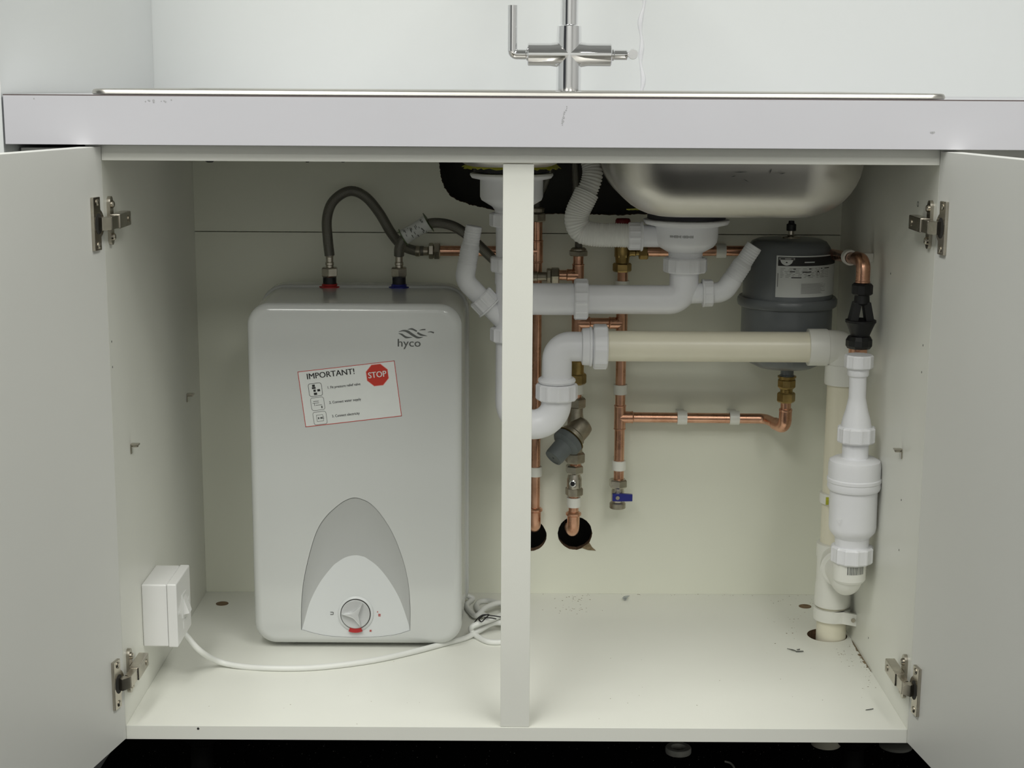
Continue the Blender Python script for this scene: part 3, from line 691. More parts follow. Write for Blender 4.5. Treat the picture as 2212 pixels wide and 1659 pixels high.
b = new_bm(); on_label(b, oct_(26, PI / 8), 0.0002, 0.0003); mesh_obj('stop_sign_edge', b, 'pink_ink', sticker, smooth=False)
b = new_bm(); on_label(b, oct_(24.8, PI / 8), 0.0002, 0.00035); mesh_obj('stop_sign', b, 'red_ink', sticker, smooth=False)
u0, v0 = lpt(796, 816.5); fit_text('stop_lettering', 'STOP', LM @ V((u0, v0, 0.0005)), 39, 13, 'paper', sticker, roll=ROLL, bold=0.0004)
for (px, py, glyph) in ((681.5, 842, 0), (686, 873, 1), (690.5, 904.5, 2)):
    uc, vc = lpt(px, py); b = new_bm(); ro = rrect(uc, vc, 29.5 * kl, 29 * kl, 5 * kl, 4); ri = rrect(uc, vc, 27.7 * kl, 27.2 * kl, 4.2 * kl, 4)
    for k in range(len(ro)):
        k2 = (k + 1) % len(ro); on_label(b, [ro[k], ro[k2], ri[k2], ri[k]], 0.0002, 0.0003)
    bxs = [[(-3, 9, 6, 5), (-3, 4, 8, 4), (-2, -2, 5, 5), (-1, -9, 7, 5), (7, -2, 6, 5)], [(-3, 6, 12, 1.2), (-4, 2, 14, 1.0), (2, -3, 14, 1.0), (8, -8, 3, 5), (-7, -1, 1, 6)], [(0, 7, 14, .8), (0, -7, 14, .8), (-7, 0, .8, 14), (7, 0, .8, 14), (3, 0, 5, 4), (-3, 0, 3, 4), (7, 1.5, 4, .8), (7, -1.5, 4, .8)]][glyph]
    for (x, y, ww, hh) in bxs:
        x0, y0 = uc + (x - ww / 2) * kl, vc + (y - hh / 2) * kl; on_label(b, [(x0, y0), (x0 + ww * kl, y0), (x0 + ww * kl, y0 + hh * kl), (x0, y0 + hh * kl)], 0.0002, 0.0003)
    mesh_obj('icon', b, 'grey_ink' if glyph else 'ink', sticker, smooth=False)

# inlet and outlet stubs
CY = 0.434
for px, colr in ((712, 'red'), (862, 'blue')):
    b = new_bm(); q = at(px, 600, CY); k = mpp(q); zt = HZ1 + 0.0015
    add_lathe(b, (q.x, CY, zt - 0.002), V((0, 0, 1)), [(23 * k, 0), (23 * k, 0.004), (17.5 * k, 0.0048), (16 * k, 0.0075)], 32); st = mesh_obj('pipe_collar', b, colr, wh, label=colr + ' plastic collar')
    b = new_bm(); add_lathe(b, (q.x, CY, zt - 0.002), V((0, 0, 1)), [(14.5 * k, 0), (14.5 * k, at(px, 590, CY).z - zt + 0.002)], 28); mesh_obj('threaded_stub', b, 'black' if colr == 'red' else 'rubber', st)

# ================================================================== BRAIDED HOSES
CPY = 0.482; HPY = 0.499
def braided(b, path, r): add_tube(b, resample(spline(path, 10), 0.004), r, 20, uvscale=1 / 0.0022)
def hose_end(root, px, Y, nm='nickel'):
    q = at(px, 580, Y); k = mpp(q)
    b = new_bm(); nut(b, (q.x, Y, at(px, 598, Y).z), V((0, 0, 1)), 18.5 * k, at(px, 577, Y).z - at(px, 598, Y).z, 6, 0.0); mesh_obj('union_nut', b, nm, root, smooth=False)
    b = new_bm(); vlathe(b, px, Y, [(8, 546), (9.5, 547), (9.5, 553), (8, 555), (8, 565), (9.5, 567), (9.5, 572), (8.5, 573), (8.5, 578)], 24); mesh_obj('ferrule', b, 'nickel', root)
def P(l): return [at(*q) for q in l]
h1 = thing('braided_hose', 'arched braided steel hose rising from the red heater collar', 'hose', 'braided hoses on the water heater')
b = new_bm(); braided(b, P([(712, 552, CY), (708, 515, CY), (706, 475, CY + .005), (716, 440, CY + .01), (740, 418, CY + .015), (765, 413, CY + .02), (793, 428, CY + .025), (820, 461, CY + .035), (845, 503, CY + .045), (868, 530, CY + .055), (895, 541, HPY), (915, 542, HPY)]), 11 * mpp(at(760, 450, CY))); mesh_obj('braid', b, 'braid', h1)
hose_end(h1, 712, CY)
b = new_bm(); hlathe(b, 542.5, HPY, [(897, 10.5), (900, 11.5), (906, 11.5), (908, 9.5), (924, 9.5), (926, 8)], 24); mesh_obj('ferrule', b, 'dull_nickel', h1)
b = new_bm(); q = at(926, 542, HPY); nut(b, q, V((1, 0, 0)), 17.5 * mpp(q), 11 * mpp(q), 6, 0.3); q = at(937, 542, HPY); nut(b, q, V((1, 0, 0)), 19 * mpp(q), 14 * mpp(q), 6, 0.0); mesh_obj('compression_nut', b, 'nickel', h1, smooth=False)
h2 = thing('braided_hose', 'braided steel hose with paper tag rising from the blue heater collar', 'hose', 'braided hoses on the water heater')
b = new_bm(); braided(b, P([(862, 552, CY), (863, 535, CY - .003), (872, 517, CY - .006), (890, 499, CY - .008), (915, 486, CY - .006), (945, 481.5, CY - .002), (980, 489, CY + .004), (1015, 512, CY + .012), (1050, 545, CY + .024), (1085, 577, CY + .04), (1120, 594, CPY - .008), (1150, 597, CPY)]), 11 * mpp(at(900, 500, CY))); mesh_obj('braid', b, 'braid', h2)
hose_end(h2, 862, CY)
b = new_bm(); hlathe(b, 597, CPY, [(1140, 10.5), (1152, 11), (1160, 11), (1161, 9.5), (1180, 9.5), (1182, 8)], 24); mesh_obj('ferrule', b, 'dull_nickel', h2)
b = new_bm(); q = at(1181, 595, CPY); nut(b, q, V((1, 0, 0)), 16 * mpp(q), 9 * mpp(q), 6, 0.2); q = at(1190, 595, CPY); nut(b, q, V((1, 0, 0)), 19 * mpp(q), 18 * mpp(q), 6, 0.0); mesh_obj('compression_nut', b, 'dull_nickel', h2, smooth=False)
# paper tag wound round the hose
b = new_bm(); c0 = at(871, 513, CY - .006); c1 = at(926, 480, CY - .006); kt = mpp(c0)
dd = (c1 - c0); add_lathe(b, c0, dd, [(17 * kt, 0), (16.5 * kt, dd.length * .15), (15.5 * kt, dd.length * .5), (17 * kt, dd.length * .85), (19 * kt, dd.length)], 26)
tag = mesh_obj('paper_tag', b, 'paper', h2, label='white printed paper tag round the hose')
b = new_bm(); add_lathe(b, c0, dd, [(19 * kt, -0.0004), (21 * kt, 0.0006), (17 * kt, 0.0012)], 26); mesh_obj('tag_edge', b, 'green_tag', tag)
b = new_bm(); add_lathe(b, c1, dd, [(19 * kt, -0.0012), (24 * kt, -0.0004), (19 * kt, 0.0004)], 26); mesh_obj('tag_edge', b, 'green_tag', tag)
b = new_bm(); uu, vv, d_ = frame_of(dd); fr = V((0, -1, 0)); fr = (fr - d_ * fr.dot(d_)).normalized(); sd = d_.cross(fr)
for i in range(26):
    t = random.uniform(.12, .88); a = random.uniform(-.9, .9); rr = 17.6 * kt; p0 = c0 + dd * t + (fr * math.cos(a) + sd * math.sin(a)) * rr
    L = random.uniform(.0008, .003); ww = .0004; tv = (sd * math.cos(a) - fr * math.sin(a))
    pr = [p0 - tv * L - d_ * ww, p0 + tv * L - d_ * ww, p0 + tv * L + d_ * ww, p0 - tv * L + d_ * ww]; b.faces.new([b.verts.new(x) for x in pr])
mesh_obj('tag_print', b, 'grey_ink', tag, smooth=False)

# ================================================================== COPPER PIPEWORK
R15 = 0.0076
def fitting(b, o, axis, L, r=0.0092):
    """capillary socket: sleeve with a rolled lip at each end, centred on o"""
    ax = V(axis).normalized(); add_lathe(b, V(o) - ax * L / 2, ax, [(r - .0012, 0), (r, .0008), (r, .0018), (r - .0006, .0026), (r - .0006, L - .0026), (r, L - .0018), (r, L - .0008), (r - .0012, L)], 24)
def elbow(b, p0, c, p1, r=0.0090, rf=0.012):
    add_tube(b, fillet([p0, c, p1], rf, 8), r, 24)
HPY = 0.499; XA, XB, XC = at(1158, 800, HPY).x, at(1246, 800, CPY).x, at(1341, 800, CPY).x
zA = lambda py: at(1200, py, CPY).z
ZV = V((0, 0, 1)); XV = V((1, 0, 0))
# hot pipe
hp = thing('hot_copper_pipe', 'upright copper pipe partly behind the centre post feeding the arched hose', 'pipe')
b = new_bm(); hb_z = zA(1148)
add_tube(b, fillet([V((XA, HPY, zA(470))), V((XA, HPY, hb_z)), V((XA - 0.004, DB + 0.12, hb_z))], 0.018, 8), R15, 24); mesh_obj('riser', b, 'copper', hp)
b = new_bm(); zh = at(990, 542, HPY).z; add_tube(b, [V((at(948, 542, HPY).x, HPY, zh)), V((XA - 0.006, HPY, zh))], R15, 24); mesh_obj('branch', b, 'copper', hp)
b = new_bm(); fitting(b, (XA, HPY, zh), ZV, 0.034); add_lathe(b, (XA - 0.017, HPY, zh), XV, [(0.0078, 0), (0.0092, .001), (0.0088, .017)], 24); mesh_obj('tee', b, 'copper', hp)
b = new_bm(); elbow(b, V((XA, HPY, hb_z + 0.030)), V((XA, HPY, hb_z)), V((XA - 0.001, HPY + 0.028, hb_z)), 0.0094, 0.016); add_lathe(b, (XA, HPY, hb_z + 0.026), ZV, [(0.009, 0), (0.0118, .002), (0.0118, .005), (0.009, .007)], 24); mesh_obj('elbow', b, 'copper', hp)
b = new_bm(); nut(b, (XA, HPY, zA(481)), ZV, 0.0135, zA(462) - zA(481), 6); add_lathe(b, (XA, HPY, zA(463)), ZV, [(.008, 0), (.0105, .002), (.0105, .007), (.008, .009)], 20); mesh_obj('union_nut', b, 'dull_nickel', hp, smooth=False)
b = new_bm(); add_tube(b, spline([V((XA, HPY, zA(462))), V((XA, HPY + .002, zA(430))), V((XA + .012, HPY + .006, zA(395))), V((TX - 0.006, TY - 0.002, ZT - 0.03))], 8), 0.0055, 16, uvscale=1 / .0022); mesh_obj('tap_tail', b, 'braid', hp)
# cold pipework
cp = thing('cold_copper_pipework', 'two upright copper pipes joined by tees with branch to the grey vessel', 'pipe')
def riser(x, py0, py1): b = new_bm(); add_tube(b, [V((x, CPY, zA(py0))), V((x, CPY, zA(py1)))], R15, 24); return mesh_obj('riser', b, 'copper', cp)
riser(XB, 540, 782); riser(XC, 570, 1040); 
zt1 = zA(594); zt2 = zA(697); zt3 = at(1500, 902, CPY).z
b = new_bm(); fitting(b, (XB, CPY, zt1), ZV, 0.034); add_lathe(b, (XB, CPY, zt1), -XV, [(0.0088, 0), (0.0088, .014), (.0092, .016), (.0078, .0175)], 24); mesh_obj('tee', b, 'copper', cp)
b = new_bm(); add_tube(b, [V((at(1206, 597, CPY).x, CPY, zt1)), V((XB - .01, CPY, zt1))], R15, 24); mesh_obj('branch', b, 'copper', cp)
for x, s in ((XB, 1), (XC, -1)):
    b = new_bm(); fitting(b, (x, CPY, zt2), ZV, 0.036); add_lathe(b, (x, CPY, zt2), XV * s, [(0.0088, 0), (0.0088, .016), (.0094, .018), (.0078, .0195)], 24); mesh_obj('tee', b, 'copper', cp)
b = new_bm(); add_tube(b, [V((XB + .01, CPY, zt2)), V((XC - .01, CPY, zt2))], R15, 24); mesh_obj('bridge', b, 'copper', cp)
b = new_bm(); fitting(b, (XC, CPY, zt3), ZV, 0.038); add_lathe(b, (XC, CPY, zt3), XV, [(0.0088, 0), (0.0088, .017), (.0094, .019), (.0078, .0205)], 24); mesh_obj('tee', b, 'copper', cp)
VY = 0.422; VX = at(1702, 600, VY).x; EX = at(1687, 900, CPY - .02).x
b = new_bm(); add_tube(b, fillet([V((XC + .01, CPY, zt3)), V((EX - .020, CPY, zt3 - .001)), V((EX, VY + 0.004, zt3 - .003)), V((EX, VY + .004, at(1687, 862, VY).z))], 0.014, 8), R15, 24); mesh_obj('branch', b, 'copper', cp)
b = new_bm(); add_tube(b, fillet([V((EX - .010, VY + .030, zt3 - .002)), V((EX, VY + 0.004, zt3 - .003)), V((EX, VY + .004, zt3 + .026))], 0.012, 8), 0.0094, 24); add_lathe(b, (EX, VY + .004, zt3 + .022), ZV, [(.0092, 0), (.0098, .001), (.0098, .003), (.0086, .004)], 24); mesh_obj('elbow', b, 'copper', cp)
b = new_bm(); add_tube(b, [V((XB, CPY, zA(1000))), V((XB, CPY, zA(1012)))], R15 + .0005, 24); mesh_obj('riser', b, 'copper', cp)
b = new_bm(); zbe = zA(1150)
add_tube(b, fillet([V((XB - .002, CPY, zA(1062))), V((XB - .002, CPY, zbe)), V((XB - .012, DB + 0.12, zbe))], 0.018, 8), R15, 24); mesh_obj('riser', b, 'copper', cp)
b = new_bm(); elbow(b, V((XB - .002, CPY, zbe + 0.030)), V((XB - .002, CPY, zbe)), V((XB - 0.005, CPY + 0.03, zbe)), 0.0094, 0.016); add_lathe(b, (XB - .002, CPY, zbe + 0.026), ZV, [(0.009, 0), (0.0118, .002), (0.0118, .005), (0.009, .007)], 24); mesh_obj('elbow', b, 'copper', cp)
b = new_bm(); nut(b, (XB, CPY, zA(552)), ZV, 0.0150, 0.008, 6); add_lathe(b, (XB, CPY, zA(546)), ZV, [(.0115, 0), (.0115, .006), (.009, .008)], 20); mesh_obj('union_nut', b, 'dull_nickel', cp, smooth=False)
b = new_bm(); add_tube(b, spline([V((XB, CPY, zA(540))), V((XB, CPY + .002, zA(500))), V((XB - .004, CPY + .008, zA(420))), V((TX + 0.007, TY - 0.002, ZT - 0.03))], 8), 0.0055, 16, uvscale=1 / .0022); mesh_obj('tap_tail', b, 'braid', cp)

# valves on the cold pipework
cv = thing('brass_check_valve', 'slim brass check valve behind the white waste elbow', 'valve')
b = new_bm(); add_lathe(b, (XB, CPY, zA(822)), ZV, [(.0115, 0), (.0115, .012), (.0105, .014), (.0105, .030), (.0125, .031), (.0125, zA(765) - zA(822))], 24); mesh_obj('body', b, 'brass', cv)
b = new_bm(); nut(b, (XB, CPY, zA(829)), ZV, .0145, zA(806) - zA(829), 6, .5); mesh_obj('nut', b, 'brass', cv, smooth=False)
b = new_bm(); nut(b, (XB, CPY, zA(780)), ZV, .0140, .011, 6, .2); mesh_obj('nut', b, 'brass', cv, smooth=False)
b = new_bm(); add_tube(b, [V((XB, CPY, zA(860))), V((XB, CPY, zA(828)))], R15, 24); mesh_obj('tail', b, 'copper', cv)
pv = thing('pressure_reducing_valve', 'nickel pressure reducing valve with grey cap tilting out below waste trap', 'valve')
b = new_bm(); nut(b, (XB, CPY, zA(880)), ZV, .0145, zA(858) - zA(880), 6, .2); mesh_obj('nut', b, 'dull_nickel', pv, smooth=False)
b = new_bm(); nut(b, (XB - .001, CPY, zA(999)), ZV, .0155, zA(976) - zA(999), 6, .2); mesh_obj('nut', b, 'dull_nickel', pv, smooth=False)
b = new_bm(); add_lathe(b, (XB - .0005, CPY, zA(978)), ZV, [(.0105, 0), (.0105, .02), (.0125, .03), (.0125, .05), (.0105, .06), (.0105, zA(878) - zA(978))], 24); 
pc = V((XB + .006, CPY - .004, zA(922))); pa = V((-.62, -.50, -.60)).normalized()
add_lathe(b, pc - pa * .012, pa, [(.010, 0), (.016, .004), (.0175, .012), (.0175, .026), (.0195, .028), (.0195, .036)], 32); mesh_obj('body', b, 'dull_nickel', pv)
b = new_bm(); add_lathe(b, pc + pa * .024, pa, [(.0205, 0), (.0228, .002), (.0228, .011), (.0200, .014), (.0152, .016), (.0148, .038), (.0140, .042), (.0110, .0425), (.0108, .0418), (0, .0415)], 36); cap_ = mesh_obj('spring_cap', b, 'grey_plastic', pv, label='grey plastic spring cap')
b = new_bm(); add_lathe(b, pc + pa * .0655, pa, [(.0016, 0), (.0012, .0003)], 12); mesh_obj('cap_hole', b, 'ink', cap_)
b = new_bm(); add_lathe(b, pc + pa * .0225, pa, [(.021, 0), (.0233, .0007), (.021, .0018)], 36); mesh_obj('cap_ring', b, 'brass', cap_)
iv = thing('isolating_valve', 'small nickel isolating valve just above the round hole', 'valve')
b = new_bm(); nut(b, (XB - .0015, CPY, zA(1022)), ZV, .0140, zA(1004) - zA(1022), 6, .1); mesh_obj('nut', b, 'nickel', iv, smooth=False)
b = new_bm(); nut(b, (XB - .0015, CPY, zA(1070)), ZV, .0135, zA(1052) - zA(1070), 6, .3); mesh_obj('nut', b, 'dull_nickel', iv, smooth=False)
b = new_bm(); add_lathe(b, (XB - .0015, CPY, zA(1056)), ZV, [(.0105, 0), (.0115, .004), (.0115, .016), (.0095, .022), (.0095, zA(1018) - zA(1056))], 24); mesh_obj('body', b, 'nickel', iv)
b = new_bm(); add_lathe(b, (XB - .0035, CPY - .009, zA(1040)), V((-.25, -1, 0)), [(.0052, 0), (.0052, .005), (.0040, .0055), (.0035, .0045), (0, .0045)], 18); mesh_obj('screw_slot', b, 'chrome', iv)
sv = thing('drain_valve', 'nickel drain valve with blue lever handle at foot of copper pipe', 'valve')
XD = XC - .001
b = new_bm(); nut(b, (XD, CPY, zA(1052)), ZV, .0142, zA(1034) - zA(1052), 6, .1); mesh_obj('nut', b, 'nickel', sv, smooth=False)
b = new_bm(); add_lathe(b, (XD, CPY, zA(1086)), ZV, [(.0085, 0), (.0098, .003), (.0098, .018), (.0085, zA(1050) - zA(1086))], 24); mesh_obj('body', b, 'nickel', sv)
b = new_bm(); add_lathe(b, (XD, CPY, zA(1097)), ZV, [(.0105, 0), (.0122, .001), (.0122, .008), (.0110, .0095), (.009, zA(1082) - zA(1097))], 28); mesh_obj('end_cap', b, 'dull_nickel', sv)
b = new_bm(); q = at(1336, 1075, CPY - .014); kq = mpp(q)
add_prism(b, [(-13 * kq, -7.5 * kq), (3 * kq, -8 * kq), (30 * kq, -7.5 * kq), (30 * kq, 7 * kq), (14 * kq, 8.5 * kq), (-13 * kq, 8.5 * kq)], lambda x, z: V((q.x + x, CPY - .0155, q.z + z)), V((0, .0055, 0))); lev = mesh_obj('lever', b, 'blue', sv, smooth=False, label='blue lever')
b = new_bm(); add_lathe(b, (q.x - 2 * kq, CPY - .0155, q.z), V((0, -1, 0)), [(.003, 0), (.003, .0012), (0, .0014)], 14); mesh_obj('screw', b, 'dull_nickel', lev)
# pressure relief valve in brass with red cap
rv = thing('relief_valve', 'brass pressure relief valve with dark red cap behind the ribbed hose', 'valve')
XR = at(1344, 570, CPY).x
b = new_bm(); add_lathe(b, (XR, CPY, zA(585)), ZV, [(.0105, 0), (.0105, .010), (.0098, .012), (.0110, .022), (.0118, .026), (.0118, .056), (.0105, .060), (.0105, zA(495) - zA(585))], 28); mesh_obj('body', b, 'brass', rv)
b = new_bm(); nut(b, (XR, CPY, zA(586)), ZV, .0138, zA(567) - zA(586), 6, .5); mesh_obj('nut', b, 'brass', rv, smooth=False)
b = new_bm(); nut(b, (XR, CPY, zA(556)), ZV, .0118, zA(530) - zA(556), 6, .5); mesh_obj('nut', b, 'brass', rv, smooth=False)
b = new_bm(); zq = at(1380, 546, CPY).z; hlathe(b, 546, CPY, [(1352, 8), (1360, 9), (1364, 7), (1372, 8), (1374, 6), (1384, 6)], 20); mesh_obj('outlet', b, 'brass', rv)
b = new_bm(); q = at(1380, 547, CPY); nut(b, q, XV, 13.5 * mpp(q), 20 * mpp(q), 6, .3); mesh_obj('nut', b, 'brass', rv, smooth=False)
b = new_bm(); add_lathe(b, (XR, CPY, zA(494)), ZV, [(.0110, 0), (.0115, .001), (.0112, .013), (.0095, .0155), (0, .016)], 12); mesh_obj('cap', b, 'dark_red', rv, label='dark red turning cap')

# discharge pipe to the tundish
TUX, TUY = at(1862, 640, 0.245).x, 0.245
dp = thing('discharge_pipe', 'copper discharge pipe running behind the grey vessel to the black tundish', 'pipe')
zd = at(1500, 543.5, CPY).z; zd2 = at(1860, 563, TUY).z; CX_ = 0.482 - 0.030
DPY = 0.4955
b = new_bm(); add_tube(b, fillet([V((at(1398, 544, CPY).x, CPY, zd)), V((at(1450, 544, CPY).x, CPY, zd)), V((at(1545, 544, DPY).x, DPY, zd)), V((TUX - .012, DPY, zd)), V((TUX - .004, TUY + .03, zd2 - .001)), V((TUX, TUY, zd2)), V((TUX, TUY, at(1862, 625, TUY).z))], 0.012, 8), R15, 24); mesh_obj('pipe', b, 'copper', dp)
b = new_bm(); add_tube(b, fillet([V((TUX - .003, TUY + .028, zd2)), V((TUX, TUY, zd2)), V((TUX, TUY, zd2 - .028))], 0.013, 8), 0.0094, 24); add_lathe(b, (TUX, TUY, zd2 - .030), ZV, [(.0086, 0), (.0099, .001), (.0099, .003), (.009, .004)], 24); mesh_obj('elbow', b, 'copper', dp)
b = new_bm(); add_tube(b, fillet([V((TUX - .040, DPY, zd)), V((TUX - .012, DPY, zd)), V((TUX - .011, DPY - .028, zd + (zd2 - zd) * .12))], 0.013, 8), 0.0094, 24); mesh_obj('elbow', b, 'copper', dp)

# pipe clips
def clip(p, axis, label, m='ivory', base=None):
    """ring that grips a pipe, on a short stalk to the board behind"""
    ax = V(axis).normalized(); t = thing('pipe_clip', label, 'pipe clip', 'white pipe clips')
    b = new_bm(); L = 0.0145; r0 = R15 + .0003; r1 = 0.0104
    add_lathe(b, V(p) - ax * L / 2, ax, [(r0, 0), (r1, 0), (r1 + .0003, L * .5), (r1, L), (r0, L), (r0, 0)], 28); mesh_obj('jaw', b, m, t)
    b = new_bm(); bd = base if base else V((0, 1, 0)); q0 = V(p) + bd * (r1 - .001); L2 = (DB - p[1] - r1 + .0006) if not base else (0.482 - p[0] - r1 + .0006)
    sd = ax.cross(bd)
    for s in (-1, 1): pass
    pr = [q0 + ax * a * L * .42 + sd * c * .006 for a, c in ((-1, -1), (1, -1), (1, 1), (-1, 1))]
    A = [b.verts.new(x) for x in pr]; B = [b.verts.new(x + bd * L2) for x in pr]; b.faces.new(A); b.faces.new(list(reversed(B)))
    for k in range(4): b.faces.new((A[k], B[k], B[(k + 1) % 4], A[(k + 1) % 4]))
    mesh_obj('stalk', b, m, t, smooth=False); return t
clip(V((XA, HPY, zA(1024))), ZV, 'white clip low on the copper pipe beside the centre post')
clip(V((XB, CPY, zA(840))), ZV, 'white clip under the brass check valve')
clip(V((XB - .002, CPY, zA(1084))), ZV, 'white clip between isolating valve and round hole')
clip(V((XC, CPY, zA(616))), ZV, 'white clip just under the brass relief valve')
clip(V((XC, CPY, zA(840))), ZV, 'white clip between cream pipe and copper tee')
clip(V((XC, CPY, zA(1004))), ZV, 'white clip just above the blue-levered drain valve')
clip(V((at(1473, 902, CPY).x, CPY, zt3)), XV, 'white clip on level copper branch beside the tee')
clip(V((at(1586, 903, CPY).x, CPY, zt3)), XV, 'white clip on level copper branch beside the vessel elbow')
clip(V((at(1557, 543, DPY).x, DPY, zd)), XV, 'white clip on discharge pipe between sink waste and vessel')
clip(V((TUX - .0052, TUY + .062, zd2 - (zd2 - zd) * .17)), V((0, 1, 0)), 'white clip on side panel gripping discharge pipe above tundish', base=V((1, 0, 0)))

# ================================================================== EXPANSION VESSEL
ev = thing('expansion_vessel', 'grey cylindrical expansion vessel with rolled seam and white data label', 'expansion vessel')
kv = mpp(at(1702, 640, VY)); vz = lambda py, dy=0.0: at(1702, py, VY + dy).z
RB = 97 * kv; zt_, zb_ = vz(514), vz(807, -.045)
b = new_bm(); pr = [(0, zb_ - .002), (RB * .35, zb_), (RB * .62, zb_ + .003), (RB * .84, zb_ + .010), (RB * .95, zb_ + .020), (RB, zb_ + .034), (RB, vz(655)), ]
add_lathe(b, (VX, VY, 0), ZV, pr, 64)
pr = [(RB * .99, vz(655)), (RB * .99, vz(575)), (RB * .965, vz(553)), (RB * .90, vz(532)), (RB * .82, vz(521)), (RB * .70, vz(516)), (RB * .4, zt_), (0, zt_)]
add_lathe(b, (VX, VY, 0), ZV, pr, 64); mesh_obj('body', b, 'grey_paint', ev, angle=40)
b = new_bm(); zc = vz(650); add_lathe(b, (VX, VY, zc), ZV, [(RB, .0065), (RB * 1.06, .0075), (RB * 1.095, .0045), (RB * 1.10, 0), (RB * 1.085, -.0050), (RB * 1.045, -.0068), (RB, -.006)], 64); mesh_obj('seam_ring', b, 'grey_paint', ev, angle=60)
b = new_bm(); add_lathe(b, (VX + .002, VY, zt_ - .001), ZV, [(.0135, 0), (.0125, .003), (.0055, .0045), (.0042, .006), (.0042, .012)], 24); stem = mesh_obj('air_valve', b, 'nickel', ev)
b = new_bm(); add_lathe(b, (VX + .002, VY, zt_ + .0105), ZV, [(.0068, 0), (.0070, .001), (.0070, .009), (.0045, .0105), (.0040, .014), (0, .0145)], 12); mesh_obj('dust_cap', b, 'black', stem, label='black dust cap')
b = new_bm(); add_lathe(b, (EX, VY + .004, zb_ - .018), ZV, [(.0088, 0), (.0105, .001), (.0105, .007), (.0095, .008), (.0095, .026)], 24); mesh_obj('outlet_neck', b, 'grey_paint', ev)
RL = RB * .99 + .0004
def cyl_patch(b, u0, u1, z0, z1, off, th=.0002, n=None):
    n = n or max(2, int(abs(u1 - u0) / 0.05)); a_ = [u0 + (u1 - u0) * k / n for k in range(n + 1)]
    f_ = lambda u, z, r: V((VX + r * math.sin(u), VY - r * math.cos(u), z))
    g = [[b.verts.new(f_(u, z, RL + off)) for u in a_] for z in (z0, z1)]; h = [[b.verts.new(f_(u, z, RL + off - th)) for u in a_] for z in (z0, z1)]
    for k in range(n):
        b.faces.new((g[0][k], g[0][k + 1], g[1][k + 1], g[1][k]))
        b.faces.new((g[0][k + 1], g[0][k], h[0][k], h[0][k + 1])); b.faces.new((g[1][k], g[1][k + 1], h[1][k + 1], h[1][k]))
    for k, s in ((0, 1), (n, -1)):
        b.faces.new((g[0][k], g[1][k], h[1][k], h[0][k])[::s])
LU0, LU1 = math.asin(-41 / 97), math.asin(0.985); zf = lambda py: at(1702, py, VY - RB).z
LZ1, LZ0 = zf(553), zf(643); uL = lambda t: LU0 + (LU1 - LU0) * t; zL = lambda t: LZ1 + (LZ0 - LZ1) * t
b = new_bm(); cyl_patch(b, LU0, LU1, LZ0, LZ1, .0004, .0006); lab = mesh_obj('data_label', b, 'paper', ev, label='white data label with black header')
def patch(name, m, rects, off=.0006):
    b = new_bm()
    for (a0, a1, c0, c1) in rects: cyl_patch(b, uL(a0), uL(a1), zL(c1), zL(c0), off, .0001)
    mesh_obj(name, b, m, lab)
patch('header', 'ink', [(.02, .97, .03, .245)])
# bowl shaped badge in the header
b = new_bm(); n = 14
f_ = lambda t, c, off: V((VX + (RL + off) * math.sin(uL(t)), VY - (RL + off) * math.cos(uL(t)), zL(c)))
for k in range(n):
    t0, t1 = k / n, (k + 1) / n; g = lambda t: .10 + .13 * (1 - (2 * t - 1) ** 2) ** .6
    b.faces.new([b.verts.new(x) for x in (f_(.045 + .15 * t0, .10, .0009), f_(.045 + .15 * t1, .10, .0009), f_(.045 + .15 * t1, g(t1), .0009), f_(.045 + .15 * t0, g(t0), .0009))])
mesh_obj('badge', b, 'paper', lab)
patch('badge_band', 'light_ink', [(.03, .215, .045, .10)], .0008); patch('badge_mark', 'ink', [(.11, .13, .145, .17), (.05, .10, .06, .085), (.17, .20, .06, .085)], .0011)
patch('header_line', 'paper', [(.33, .46, .14, .165)], .0008)
fine = []; bold_ = []
for r_, c in enumerate((.30, .335, .37, .405, .44, .475, .51)):
    t = .05
    while t < .60:
        L = random.uniform(.02, .07); fine.append((t, min(t + L, .62), c, c + .010)); t += L + random.uniform(.015, .05)
for (t, L, c) in ((.16, .06, .365), (.31, .11, .375), (.38, .03, .46), (.18, .12, .51), (.56, .02, .30), (.62, .09, .30), (.20, .03, .30), (.39, .03, .30)): bold_.append((t, t + L, c, c + .022))
for i in range(16): fine.append((.30, .30 + random.uniform(.25, .36), .665 + i * .016, .671 + i * .016))
for i in range(5): fine.append((.57, .70, .36 + i * .04, .366 + i * .04))
patch('small_print', 'light_ink', fine); patch('bold_print', 'ink', bold_, .0007)
patch('vessel_icon', 'ink', [(.505, .53, .365, .395)], .0007); patch('vessel_icon', 'light_ink', [(.50, .505, .395, .47), (.53, .535, .395, .47), (.505, .53, .465, .475)], .0007)
patch('side_print', 'light_ink', [(.018, .028, .42, .75)], .0007)
# brass connector under the vessel
bc = thing('brass_connector', 'brass compression connector under the grey vessel', 'pipe fitting')
yb = VY + .004; z1_ = at(1687, 812, yb).z; z0_ = at(1687, 868, yb).z
b = new_bm(); add_lathe(b, (EX, yb, z0_), ZV, [(.0105, 0), (.0105, .014), (.0092, .0145), (.0092, .019), (.0105, .020), (.0118, .023), (.0118, z1_ - z0_ - .003), (.0135, z1_ - z0_ - .002), (.0135, z1_ - z0_)], 24); mesh_obj('body', b, 'brass', bc)
b = new_bm(); nut(b, (EX, yb, z0_ - .0005), ZV, .0132, .015, 6, .5); mesh_obj('nut', b, 'brass', bc, smooth=False)
b = new_bm(); nut(b, (EX, yb, z0_ + .0215), ZV, .0137, .013, 8, .2); mesh_obj('nut', b, 'brass', bc, smooth=False)

